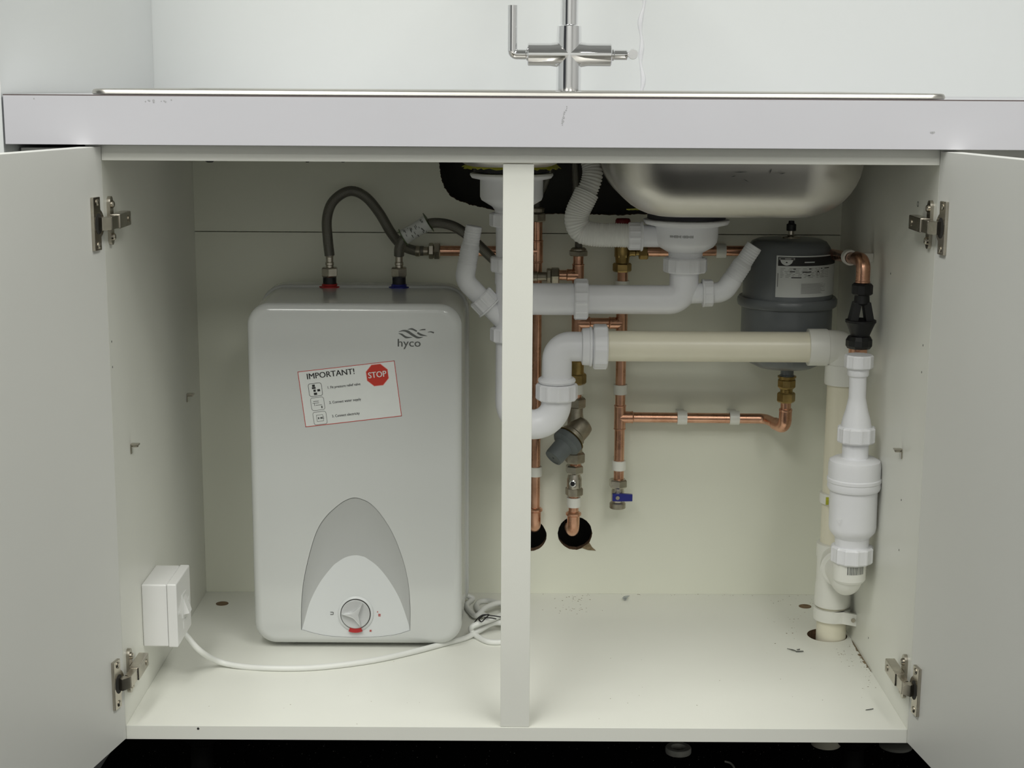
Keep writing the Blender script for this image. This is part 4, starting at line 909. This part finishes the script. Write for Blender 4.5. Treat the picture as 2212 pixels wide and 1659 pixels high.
# ================================================================== TUNDISH AND CONDENSATE RUN
td = thing('tundish', 'black plastic tundish with open window hanging on copper pipe', 'tundish')
kt = mpp(at(1860, 680, TUY)); tz_ = lambda py: at(1860, py, TUY).z
b = new_bm(); add_lathe(b, (TUX, TUY, 0), ZV, [(19 * kt, tz_(637)), (22.5 * kt, tz_(634)), (22.5 * kt, tz_(616)), (19 * kt, tz_(612))], 10); mesh_obj('cap_nut', b, 'black', td, smooth=False)
b = new_bm(); add_lathe(b, (TUX, TUY, 0), ZV, [(14 * kt, tz_(658)), (17 * kt, tz_(655)), (15.5 * kt, tz_(634))], 24); mesh_obj('throat', b, 'black', td)
b = new_bm()
for s in (-1, 1):     # two legs leave the window open between them
    lo, hi = V((TUX + s * 17.5 * kt, TUY, tz_(692))), V((TUX + s * 9.5 * kt, TUY, tz_(652)))
    rg = []
    for p, wx, wy in ((lo, 8.5 * kt, 15 * kt), (hi, 8 * kt, 13 * kt)): rg.append([p + V((x * wx, y * wy, 0)) for x, y in ((-1, -1), (1, -1), (1, 1), (-1, 1))])
    add_loft(b, rg)
mesh_obj('window_leg', b, 'black', td, smooth=False)
b = new_bm(); add_lathe(b, (TUX, TUY, 0), ZV, [(20 * kt, tz_(727)), (21 * kt, tz_(722)), (27.5 * kt, tz_(706)), (31.5 * kt, tz_(697)), (33 * kt, tz_(696)), (33 * kt, tz_(691)), (30 * kt, tz_(690)), (22 * kt, tz_(704)), (0, tz_(710))], 32); mesh_obj('funnel', b, 'black', td)
b = new_bm(); add_lathe(b, (TUX - .001, TUY, 0), ZV, [(25 * kt, tz_(752)), (29 * kt, tz_(746)), (29 * kt, tz_(734)), (24 * kt, tz_(726))], 12); mesh_obj('cap_nut', b, 'black', td, smooth=False)
b = new_bm(); add_lathe(b, (TUX - .002, TUY, 0), ZV, [(20 * kt, tz_(772)), (20 * kt, tz_(750))], 28); mesh_obj('tail', b, 'copper', td)
DY = 0.205
wv = thing('waterless_trap', 'white plastic waterless waste trap standing below black tundish by side panel', 'trap')
def cxp(py): return 1855 + (1839 - 1855) * (py - 770) / 430
def ring_seq(name, m, prof, seg=44, flat=False, par=wv, rot=0.0, Y=DY):
    b = new_bm(); pm = prof[len(prof) // 2][1]; k = mpp(at(1848, pm, Y)); ctr = lambda py: at(cxp(py), py, Y)
    rings = []
    for hw2, py in prof:
        c = ctr(py); rings.append([c + V((hw2 * k * math.cos(rot + 2 * PI * j / seg), hw2 * k * math.sin(rot + 2 * PI * j / seg), 0)) for j in range(seg)])
    add_loft(b, list(reversed(rings))); return mesh_obj(name, b, m, par, smooth=not flat)
def rib_px(name, py0, py1, hw2, par=wv, m='plastic', n=12, Y=DY):
    b = new_bm(); c = at(cxp((py0 + py1) / 2), py1, Y); k = mpp(c); ribbed(b, c, ZV, hw2 * k, at(1848, py0, Y).z - at(1848, py1, Y).z, n, .05); return mesh_obj(name, b, m, par, angle=25)
rib_px('union_nut', 766, 795, 29.5, n=10)
ring_seq('reducer', 'plastic', [(21, 793), (23, 797), (23, 809), (21, 812), (18.5, 814), (18.5, 858), (20, 866), (24, 885), (30, 905), (32.5, 918), (32.5, 925)])
rib_px('union_nut', 921, 955, 39, n=12)
ring_seq('upper_neck', 'plastic', [(28, 950), (28, 996)])
ring_seq('housing', 'plastic', [(28, 988), (45, 989), (54, 994), (56, 1003), (56, 1030), (58, 1032), (58, 1038), (56.5, 1040), (57.5, 1050), (55, 1056), (51, 1058), (51, 1136), (49, 1146), (42, 1154), (37, 1160), (36, 1180)])
rib_px('union_nut', 1178, 1213, 43.5, n=12)
ar = ring_seq.__name__
b = new_bm(); q = at(1812, 1125, DY - 51 * mpp(at(1848, 1100, DY)) * .86); kq = mpp(q)
for pts_ in ([(-6, 4), (0, -5), (6, 4)],):
    path = [q + V((x * kq, -.0002 - .0006 * 0, y * kq)) for x, y in pts_] ; path.append(path[0]); add_tube(b, path, .0003, 6)
mesh_obj('flow_arrow', b, 'spigot', wv, label='small moulded flow arrow')

SK = thing('waste_stack', 'cream plastic waste pipe running level then dropping through the cabinet floor', 'pipe')
ks = mpp(at(1800, 1000, SYc)); sz_ = lambda py: at(1800, py, SYc).z; R43 = 0.0213
zH = at(1500, 748.5, SYc).z
b = new_bm(); add_lathe(b, (at(1300, 748, SYc).x, SYc, zH), XV, [(R43, 0), (R43, at(1760, 748, SYc).x - at(1300, 748, SYc).x)], 44); mesh_obj('level_pipe', b, 'cream', SK)
b = new_bm(); cx0 = at(1745, 748, SYc).x; add_lathe(b, (cx0, SYc, zH), XV, [(R43, 0), (.0258, 0), (.0258, .0255), (.0248, .0270), (R43, .0270)], 44); mesh_obj('socket', b, 'ivory', SK)
b = new_bm(); add_tube(b, fillet([V((cx0 + .02, SYc, zH)), V((SXc, SYc, zH)), V((SXc, SYc, zH - .028))], 0.020, 10), .0242, 40); mesh_obj('bend', b, 'ivory', SK)
b = new_bm(); add_lathe(b, (SXc, SYc, 0), ZV, [(R43, sz_(829)), (.0250, sz_(829)), (.0254, sz_(826)), (.0254, sz_(786)), (R43, sz_(784))], 44); mesh_obj('socket', b, 'ivory', SK)
b = new_bm(); add_lathe(b, (SXc, SYc, FL + 0.002), ZV, [(R43, 0), (R43, sz_(800) - FL)], 44); mesh_obj('drop_pipe', b, 'cream', SK)
b = new_bm(); add_lathe(b, (SXc, SYc, 0), ZV, [(R43, sz_(1305)), (.0255, sz_(1305)), (.0260, sz_(1300)), (.0254, sz_(1262)), (.0245, sz_(1250)), (.0245, sz_(1205)), (.0258, sz_(1200)), (.0258, sz_(1172)), (R43, sz_(1170))], 44); br = mesh_obj('branch_tee', b, 'ivory', SK)
b = new_bm(); ez0 = at(1832, 1262, DY).z; EC = at(1831, 1258, DY)
add_lathe(b, (SXc + .004, SYc - .01, ez0), V((EC.x - SXc - .004, DY + .05 - SYc + .01, 0)), [(.0245, 0), (.0245, .030), (.0262, .032), (.0262, .048), (.0240, .050)], 40); mesh_obj('branch_socket', b, 'ivory', br)
ce = thing('waste_elbow', 'cream elbow with barcode sticker joining the waterless trap to the stack', 'pipe fitting')
b = new_bm(); ke = mpp(EC); top = at(1834, 1212, DY)
add_tube(b, fillet([V((EC.x + .002, DY, top.z + .002)), V((EC.x, DY, ez0)), V((EC.x - (EC.x - SXc) * .35, SYc - .045, ez0))], 0.024, 12), 31 * ke, 40); body = mesh_obj('bend', b, 'ivory', ce)
b = new_bm(); add_lathe(b, (EC.x + .0015, DY, at(1834, 1250, DY).z), ZV, [(31 * ke, -.003), (34 * ke, 0), (35 * ke, .001), (35.5 * ke, top.z - at(1834, 1250, DY).z)], 40); sock = mesh_obj('socket', b, 'ivory', ce)
b = new_bm(); ang = -.62; r_ = 35.7 * ke
zz0, zz1 = at(1838, 1243, DY - r_).z, at(1838, 1226, DY - r_).z
while ang < .74:
    wd = random.choice((.02, .03, .05)); n = 1
    f2 = lambda a, z: V((EC.x + .0015 + r_ * math.sin(a), DY - r_ * math.cos(a), z))
    if ang > -.38: b.faces.new([b.verts.new(x) for x in (f2(ang, zz0), f2(ang + wd, zz0), f2(ang + wd, zz1), f2(ang, zz1))])
    ang += wd + random.choice((.025, .04))
mesh_obj('barcode', b, 'grey_ink', sock, smooth=False, label='small barcode print')
# bracket at the foot of the stack
sb = thing('stack_bracket', 'ivory pipe bracket screwed to side panel round foot of the stack', 'bracket')
zk0, zk1 = sz_(1335), sz_(1310)
b = new_bm(); add_lathe(b, (SXc, SYc, 0), ZV, [(R43 + .0003, zk0), (.0262, zk0), (.0268, (zk0 + zk1) / 2), (.0262, zk1), (R43 + .0003, zk1), (R43 + .0003, zk0)], 40); mesh_obj('band', b, 'ivory', sb)
b = new_bm(); add_prism(b, [(SXc - .004, SYc - .0264), (SXc + .010, SYc - .0258), (.4755, SYc - .032), (.4818, SYc - .036), (.4818, SYc - .030), (.474, SYc - .0265), (SXc + .012, SYc - .0200)], lambda x, y: V((x, y, zk0)), V((0, 0, zk1 - zk0))); mesh_obj('tab', b, 'ivory', sb, smooth=False)
b = new_bm(); add_lathe(b, (.4775, SYc - .0345, (zk0 + zk1) / 2), V((-.5, -1, 0)), [(.003, 0), (.003, .001), (0, .0014)], 14); mesh_obj('screw', b, 'dull_nickel', sb)
u_ = thing('pipe_saddle', 'small ivory saddle with yellow mark half hidden behind the waterless trap', 'pipe clip')
b = new_bm(); zz = sz_(1074); add_lathe(b, (SXc, SYc, zz - .008), ZV, [(R43 + .0003, 0), (.0246, .001), (.0250, .008), (.0246, .015), (R43 + .0003, .016)], 40); mesh_obj('band', b, 'ivory', u_)
b = new_bm(); q = at(1786, 1083, SYc - .0245); add_box(b, q.x - .0015, q.x + .0025, SYc - .0256, SYc - .0236, q.z - .005, q.z + .006, .0004); mesh_obj('mark', b, 'yellow_film', u_, label='yellow mark')

# ================================================================== SINK WASTES (white plastic)
def nutv(par, cx, Y, py0, py1, hw2, n=12, m='plastic', X=None):
    b = new_bm(); c = at(cx, py1, Y); k = mpp(c)
    if X is not None: c.x = X
    ribbed(b, c, ZV, hw2 * k, at(cx, py0, Y).z - at(cx, py1, Y).z, n, .045); return mesh_obj('union_nut', b, m, par, angle=25)
def nuth(par, px0, px1, cy, Y, hh, n=12, m='plastic', Z=None):
    b = new_bm(); c = at(px0, cy, Y); k = mpp(c)
    if Z is not None: c.z = Z
    ribbed(b, c, XV, hh * k, at(px1, cy, Y).x - c.x, n, .045); return mesh_obj('union_nut', b, m, par, angle=25)
kw = mpp(at(1480, 560, WY)); wz = lambda py: at(1480, py, WY).z
bw = thing('basket_waste', 'white basket strainer waste under the large steel bowl', 'sink waste')
zf1 = zb - .0022
b = new_bm(); add_lathe(b, (WX1, WY, 0), ZV, [(.050, wz(473)), (.0535, wz(472)), (.0535, zf1)], 56); mesh_obj('gasket', b, 'rubber', bw, label='black rubber gasket')
b = new_bm(); vlathe(b, 1482, WY, [(68, 470), (92, 474), (93, 477), (90, 483), (69, 488), (69, 510), (67, 522), (60, 532), (46, 540), (37, 545), (36, 560)], 56, X=WX1)
zt9 = zf1 - .0042
for v in b.verts:
    if v.co.z > zt9 - 0.0045: v.co.z = min(v.co.z, zt9)
mesh_obj('body', b, 'plastic', bw)
b = new_bm()
for i in range(5): add_lathe(b, (WX1, WY, wz(547 + i * 3.0)), ZV, [(35.5 * kw, -.0006), (37 * kw, 0), (35.5 * kw, .0006)], 40)
mesh_obj('thread', b, 'plastic', bw)
b = new_bm(); n = 34; pr = []
q = at(1440, 505, WY); zi = wz(505.5)
for i in range(22):
    a = -.62 + i * .034; r_ = 69.3 * kw; L = random.choice((.0022, .0030, .0036)); f2 = lambda a, z: V((WX1 + r_ * math.sin(a), WY - r_ * math.cos(a), z))
    if i == 11: continue
    b.faces.new([b.verts.new(x) for x in (f2(a, zi - L / 2), f2(a + .02, zi - L / 2), f2(a + .02, zi + L / 2), f2(a, zi + L / 2))])
mesh_obj('moulded_print', b, 'light_ink', bw, smooth=False, label='worn grey print')
b = new_bm(); hlathe(b, 510, WY, [(1385, 24), (1425, 24)], 32); mesh_obj('overflow_inlet', b, 'plastic', bw)
nuth(bw, 1357, 1384, 510, WY, 29, 14); b = new_bm(); hlathe(b, 510, WY, [(1382, 29), (1385, 33), (1388, 32), (1389, 26)], 36); mesh_obj('collar', b, 'plastic', bw)
# overflow hose
oh = thing('overflow_hose', 'ribbed white overflow hose bending up from basket waste past the steel bowl', 'hose')
def ribhose(b, path, r0, r1, pitch, amp):
    pts = resample(spline(path, 12), pitch / 4); n = len(pts)
    add_tube(b, pts, [r0 + (r1 - r0) * i / (n - 1) + amp * (1 if i % 4 in (0, 1) else -1) * .5 for i in range(n)], 28)
b = new_bm(); ribhose(b, P([(1362, 509, WY), (1330, 508, WY), (1290, 507, WY), (1258, 500, WY + .004), (1246, 480, WY + .004), (1248, 458, WY + .005), (1260, 432, WY + .006), (1268, 415, WY + .008)]), 25.5 * kw, 26.5 * kw, .0032, .0007); mesh_obj('wide_sleeve', b, 'hose_white', oh, angle=70)
b = new_bm(); ribhose(b, P([(1259, 434, WY + .006), (1269, 412, WY + .008), (1278, 388, WY + .010), (1280, 365, WY + .014), (1272, 335, WY + .020), (1262, 310, WY + .026)]), 22 * kw, 20.5 * kw, .0040, .0016); mesh_obj('narrow_sleeve', b, 'hose_white', oh, angle=70)

# main waste run from the large bowl to the trap stack
mw = thing('waste_pipe_run', 'white waste pipe run from large bowl elbow across to the half bowl tee', 'pipe')
zh = at(1350, 647, WY).z; RW = 33.5 * kw
WX2c = at(1104, 650, WY).x
nutv(mw, 1480, WY, 556, 588, 45.5, 12, X=WX1)
b = new_bm(); add_tube(b, fillet([V((WX1 - .001, WY, wz(580))), V((WX1 - .001, WY, zh)), V((at(1262, 647, WY).x, WY, zh))], 0.034, 14), 31.5 * kw, 44); mesh_obj('swept_elbow', b, 'plastic', mw)
b = new_bm(); add_tube(b, [V((at(1262, 647, WY).x, WY, zh)), V((WX2c, WY, zh))], 34.5 * kw, 44); mesh_obj('level_pipe', b, 'plastic', mw)
nuth(mw, 1240, 1270, 647, WY, 43, 12, Z=zh)
# appliance spigots
def spigot(par, pts, Y, nutseg, sizes):
    """pts in px: stub start, bend, tail tip; nutseg: px positions of the union nut"""
    a, c, e = [at(px, py, Y) for px, py in pts]; k = mpp(c)
    b = new_bm(); add_tube(b, fillet([a, c, c + (e - c) * .30], .02, 10), sizes[0] * k, 32); mesh_obj('spigot_bend', b, 'spigot', par)
    b = new_bm(); L = (e - c).length; add_lathe(b, c, (e - c), [(sizes[0] * k * .9, L * .20), (sizes[1] * k, L * .26)] + sum([[(sizes[1] * k, L * (.28 + .05 * i)), (sizes[1] * k * 1.05, L * (.285 + .05 * i)), (sizes[1] * k * 1.0, L * (.32 + .05 * i))] for i in range(7)], []) + [(sizes[2] * k * 1.04, L * .66), (sizes[2] * k * 1.04, L * .70)] + sum([[(sizes[2] * k, L * (.71 + .05 * i)), (sizes[2] * k * 1.04, L * (.72 + .05 * i)), (sizes[2] * k, L * (.75 + .05 * i))] for i in range(5)], []) + [(sizes[2] * k, L * .99), (sizes[2] * k * .9, L)], 32); mesh_obj('hose_tail', b, 'spigot', par, angle=20)
    d = (c - a).normalized(); p0 = a + d * (nutseg[0] * k); b = new_bm(); ribbed(b, p0, d, sizes[3] * k, (nutseg[1] - nutseg[0]) * k, 10, .05); add_lathe(b, p0, d, [(sizes[3] * k, -.001), (sizes[3] * k * 1.09, -.0005), (sizes[3] * k * 1.09, .0015), (sizes[3] * k, .002)], 36); mesh_obj('union_nut', b, 'spigot', par, angle=25)
spigot(mw, [(1488, 634), (1563, 632), (1630, 531)], WY, (30, 52), (22, 20.5, 17.5, 28))
# half bowl waste
hw = thing('half_bowl_waste', 'white basket strainer waste with black gasket above centre post', 'sink waste')
zf2 = hzb - .0034
b = new_bm(); add_lathe(b, (WX2, WY, 0), ZV, [(.048, wz(374)), (.0520, wz(373)), (.0520, zf2)], 56); mesh_obj('gasket', b, 'rubber', hw, label='black rubber gasket')
b = new_bm(); vlathe(b, 1105, WY, [(66, 371), (89, 374), (90, 378), (86, 384), (68, 388), (68, 425), (65, 432), (52, 440), (42, 446), (36, 454), (36, 470)], 56, X=WX2)
zt9 = zf2 - .0045
for v in b.verts:
    if v.co.z > zt9 - 0.0045: v.co.z = min(v.co.z, zt9)
mesh_obj('body', b, 'plastic', hw)
nutv(hw, 1104, WY, 460, 489, 45, 12)
# trap under the half bowl
tr = thing('waste_trap', 'white plastic bottle neck and U bend waste trap behind the centre post', 'trap')
b = new_bm(); vlathe(b, 1104, WY, [(33, 487), (33, 556)], 40); mesh_obj('tail_tube', b, 'plastic', tr)
nutv(tr, 1104, WY, 554, 586, 44.5, 10)
b = new_bm(); vlathe(b, 1104, WY, [(35, 584), (35, 612), (33, 616), (33, 712)], 40); mesh_obj('tee_barrel', b, 'plastic', tr)
nutv(tr, 1104, WY, 707, 737, 43.5, 12)
spigot(tr, [(1100, 706), (1003, 605), (1024, 488)], WY, (60, 93), (21, 20, 17.5, 29))
X2 = WX2c; X3 = at(1203, 800, WY).x; zU = at(1153, 868, WY).z; zE = at(1240, 748.5, WY).z
b = new_bm(); rU = (X3 - X2) / 2; up = [V((X2, WY, at(1104, 735, WY).z))]
for k in range(25):
    a = PI + PI * k / 24; up.append(V(((X2 + X3) / 2 + rU * math.cos(a), WY, zU + rU * math.sin(a))))
up.append(V((X3, WY, at(1203, 850, WY).z))); add_tube(b, up, 33 * kw, 44); mesh_obj('u_bend', b, 'plastic', tr)
b = new_bm(); vlathe(b, 1203, WY, [(36, 815), (40, 818), (41, 822), (38, 827)], 44, X=X3); mesh_obj('collar', b, 'plastic', tr)
nutv(tr, 1203, WY, 828, 863, 43.5, 12, X=X3)
b = new_bm(); add_tube(b, fillet([V((X3, WY, at(1203, 845, WY).z)), V((X3, WY, zE)), V((at(1262, 748, WY).x, WY, zE))], 0.022, 12), 32.5 * kw, 44); mesh_obj('elbow', b, 'plastic', tr)
b = new_bm(); hlathe(b, 748.5, WY, [(1256, 34), (1258, 40), (1272, 41), (1274, 43), (1278, 43), (1279, 38), (1284, 38)], 44, Z=zE); mesh_obj('collar', b, 'plastic', tr)
nuth(tr, 1281, 1312, 748.5, WY, 47, 10, Z=zE)

# ================================================================== FUSED SPUR, CABLE
fs = thing('fused_connection_box', 'white surface mounted electrical box on side panel beside heater', 'electrical box')
y0 = atx(307, 1330, -HW).y; pz0, pz1 = at(307, 1397, y0).z, at(305, 1263, y0).z; pX = at(383, 1330, y0).x; y1 = atx(409, 1217, pX).y; pz1 = max(pz1, 0)
xm = -HW + (pX + HW) * .72
b = new_bm(); add_box(b, -HW, xm, y0, y1, pz0, pz1, .0022, seg=3); mesh_obj('back_box', b, 'socket', fs)
b = new_bm(); add_box(b, xm + .0002, pX, y0 - .0006, y1 + .0006, pz0 - .0006, pz1 + .0006, .0018, seg=3); fp = mesh_obj('faceplate', b, 'socket', fs)
ym, zm = (y0 + y1) / 2, (pz0 + pz1) / 2
b = new_bm(); add_box(b, pX - .001, pX + .0012, ym - .012, ym + .012, zm - .014, zm + .018, .0005); mesh_obj('switch_surround', b, 'socket', fp)
b = new_bm(); add_prism(b, [(zm - .010, 0), (zm + .014, 0), (zm - .008, .0075)], lambda z, x: V((pX + .001 + x, ym - .008, z)), V((0, .016, 0))); mesh_obj('rocker_switch', b, 'socket', fp, smooth=False)
for dy in (-.030, .030):
    b = new_bm(); add_lathe(b, (pX - .0005, ym + dy, zm), XV, [(.0032, 0), (.0032, .0012), (.001, .0013), (0, .0008)], 16); mesh_obj('screw_cap', b, 'socket', fp)
b = new_bm(); add_box(b, pX - .001, pX + .0008, ym - .007, ym + .007, zm - .030, zm - .019, .0003); mesh_obj('fuse_carrier', b, 'socket', fp)
pc_ = thing('power_cable', 'white round power cable from electrical box to a coil beside heater', 'cable')
rc = 0.0040
g = lambda px, py, z=rc: atz(px, py, z)
st0 = V((xm - .012, y1 - .020, pz0 + .004)); st1 = at(402, 1378, y1 - .018)
pth = [st0, V((st1.x - .006, y1 - .019, pz0 - .001)), at(430, 1404, y1 - .025), at(463, 1424, .125)]
pth[3] = g(470, 1428, .010)
for q in ((520, 1439), (580, 1443), (660, 1443), (740, 1436), (820, 1424), (900, 1406), (960, 1390), (1005, 1378)): pth.append(g(*q))
for q in ((1035, 1362, .008), (1062, 1347, .013), (1085, 1346, .013), (1102, 1356, .010), (1104, 1372, .006), (1085, 1386, rc), (1055, 1386, rc), (1030, 1374, rc), (1018, 1362, .010), (1022, 1352, .018), (1050, 1342, .022), (1072, 1334, .022), (1092, 1322, .016), (1086, 1308, .010), (1060, 1298, .006), (1036, 1300, rc), (1030, 1312, rc), (1048, 1330, .008), (1076, 1342, .012), (1100, 1338, .008), (1106, 1318, rc), (1085, 1302, .013), (1050, 1312, .015), (1030, 1330, .008), (1016, 1322, rc), (1008, 1308, rc), (1014, 1300, rc)): pth.append(g(*q))
pth.append(V((A1.x + .010, .470, .008))); pth.append(V((A1.x - .010, .468, .016))); pth.append(V((A1.x - .012, .4605, .020)))
b = new_bm(); add_tube(b, spline(pth, 8), rc, 16); mesh_obj('sheath', b, 'cable', pc_)
b = new_bm(); add_lathe(b, st0 + V((0, 0, .002)), (pth[1] - st0), [(.0055, 0), (.0055, .006), (.0044, .010)], 16); mesh_obj('gland', b, 'socket', pc_)
b = new_bm(); add_tube(b, spline([g(1024, 1346, .022), g(1034, 1334, .026), g(1046, 1328, .030), g(1064, 1330, .030), g(1090, 1334, .028)], 8), .0009, 8)
add_tube(b, spline([g(1034, 1338, .027), g(1040, 1343, .026), g(1048, 1336, .029), g(1056, 1328, .031), g(1044, 1330, .029), g(1035, 1337, .027)], 8), .0009, 8)
add_tube(b, spline([g(1046, 1334, .029), g(1060, 1335, .029), g(1072, 1337, .027)], 8), .0008, 8)
single('twist_tie', b, 'black', 'thin black wire tie twisted round the coiled white cable', 'wire tie')

# ================================================================== DEBRIS
b = new_bm(); q = atz(1352, 1295, .0)
def scrap(b, q, pts, h):
    vs1 = [b.verts.new(q + V((x, y, .0004 + random.uniform(0, h)))) for x, y in pts]; vs2 = [b.verts.new(v.co + V((0, 0, .0006))) for v in vs1]; n = len(pts)
    b.faces.new(list(reversed(vs1))); b.faces.new(vs2)
    for k in range(n): b.faces.new((vs1[k], vs1[(k + 1) % n], vs2[(k + 1) % n], vs2[k]))
scrap(b, q, [(-.006, -.006), (-.001, -.008), (.002, -.002), (.006, .004), (.003, .008), (-.003, .003)], .004); single('foil_scrap', b, 'foil', 'crumpled silvery foil scrap on cabinet floor near the back board', 'scrap', smooth=False)
b = new_bm(); q = atz(1718, 1405, 0)
for pts_ in ([(-.011, .005), (-.004, -.001), (.000, -.004), (-.002, -.006), (-.007, -.001)], [(-.001, -.005), (.010, -.006), (.010, -.0085), (.0, -.008)], [(.002, .001), (.007, .002), (.006, .0), (.002, -.001)]): scrap(b, q, pts_, .0012)
single('plastic_shaving', b, 'grey_ink', 'grey ragged shaving on cabinet floor in front of the stack', 'scrap', smooth=False)
b = new_bm(); q = atz(1879, 1534, 0); scrap(b, q, [(-.006, -.002), (.0, -.001), (.005, .002), (.005, .003), (-.001, .000), (-.005, -.0005)], .0006); single('thin_shaving', b, 'grey_ink', 'thin dark shaving near the cabinet floor front corner', 'scrap', smooth=False)
b = new_bm()
def crumbs(cx, cy, sx, sy, n, s):
    for _ in range(n):
        q = atz(cx + random.gauss(0, sx), cy + random.gauss(0, sy), 0)
        if abs(q.x) > .479 or q.y > .520 or q.y < .004: continue
        r = random.uniform(.3, 1.0) * s
        pts_ = [(r * math.cos(a) * random.uniform(.5, 1.4), r * math.sin(a) * random.uniform(.5, 1.4)) for a in (0.2, 1.4, 2.7, 3.9, 5.1)]
        vs1 = [b.verts.new(q + V((x, y, .00005))) for x, y in pts_]; top = b.verts.new(q + V((0, 0, r * .5)))
        for k in range(5): b.faces.new((vs1[k], vs1[(k + 1) % 5], top))
crumbs(1245, 1292, 25, 4, 22, .0012); crumbs(1240, 1318, 25, 5, 30, .0010); crumbs(1450, 1284, 170, 2, 40, .0010); crumbs(1715, 1345, 35, 18, 24, .0013); crumbs(1700, 1300, 40, 8, 14, .0012)
crumbs(1880, 1440, 14, 25, 60, .0010); crumbs(1840, 1410, 20, 14, 40, .0010); crumbs(1400, 1480, 330, 60, 36, .0008); crumbs(700, 1520, 250, 30, 8, .0008)
o = single('sawdust', b, 'dirt', 'scattered brown sawdust crumbs on the cabinet floor', 'dust', smooth=False); o['kind'] = 'stuff'
b = new_bm(); n = 40
for k in range(n):      # raw board edge showing along the side panel
    t = k / n; p0 = V((.4815, .19 + .14 * t, .0002)); w_ = random.uniform(.0010, .0055) * math.sin(PI * min(1, t + .08))
    b.faces.new([b.verts.new(x) for x in (p0, p0 + V((0, .0036, 0)), p0 + V((-w_, .0036, 0)), p0 + V((-w_ * .8, 0, 0)))])
mesh_obj('chipped_edge', b, 'dirt', cab, smooth=False, label='brown chipped edge along the floor board')
# loose offcut ring and scrap on the dark floor
q = atz(1465, 1625, FL); kq = mpp(q); b = new_bm(); add_lathe(b, (q.x, q.y, FL), ZV, [(15 * kq, 0), (27.5 * kq, 0), (28 * kq, .001), (28 * kq, .0070), (26.5 * kq, .0085), (16 * kq, .0085), (15 * kq, .0070), (15 * kq, 0)], 40)
single('plastic_ring', b, 'ring', 'dusty white plastic pipe offcut ring lying on black floor under cabinet', 'ring')
b = new_bm(); add_tube(b, spline([atz(1566, 1645, FL + .0015), atz(1577, 1648, FL + .002), atz(1584, 1655, FL + .0015), atz(1588, 1664, FL + .001)], 6), .0014, 8); single('swarf_curl', b, 'ring', 'pale curled plastic shaving on black floor under cabinet', 'scrap')
q = atz(1935, 1612, FL); b = new_bm(); add_lathe(b, (q.x, q.y, FL), ZV, [(.024, 0), (.024, .004), (.020, .007), (0, .008)], 30); single('foot_disc', b, 'foot', 'round grey plastic disc on black floor under cabinet corner', 'disc')
b = new_bm()
for _ in range(420):
    q = atz(random.uniform(300, 1960), random.uniform(1600, 1700), FL)
    if q.y < -.1 or q.y > .5: continue
    r = random.uniform(.0002, .0008); vs1 = [b.verts.new(q + V((r * math.cos(a), r * math.sin(a), .0003))) for a in (0, 1.6, 3.1, 4.7)]; tpv = b.verts.new(q + V((0, 0, r)))
    for k in range(4): b.faces.new((vs1[k], vs1[(k + 1) % 4], tpv))
o = single('floor_lint', b, 'ring', 'pale specks of lint scattered on the black floor', 'dust', smooth=False); o['kind'] = 'stuff'

# flat faces stay flat next to their rounded edges
for o in list(bpy.data.objects):
    if o.type == 'MESH' and len(o.data.polygons) and o.data.polygons[0].use_smooth:
        wn = o.modifiers.new('weighted_normals', 'WEIGHTED_NORMAL'); wn.keep_sharp = True; wn.weight = 80
# ================================================================== put every thing's origin at its base
bpy.context.view_layer.update()
for r in ROOTS:
    meshes = [o for o in [r] + list(r.children_recursive) if o.type == 'MESH']
    if not meshes: continue
    pts = [v.co for o in meshes for v in o.data.vertices]
    lo = V((min(p.x for p in pts), min(p.y for p in pts), min(p.z for p in pts))); hi = V((max(p.x for p in pts), max(p.y for p in pts), max(p.z for p in pts)))
    base = V(((lo.x + hi.x) / 2, (lo.y + hi.y) / 2, lo.z))
    for o in meshes: o.data.transform(Matrix.Translation(-base))
    r.location = base
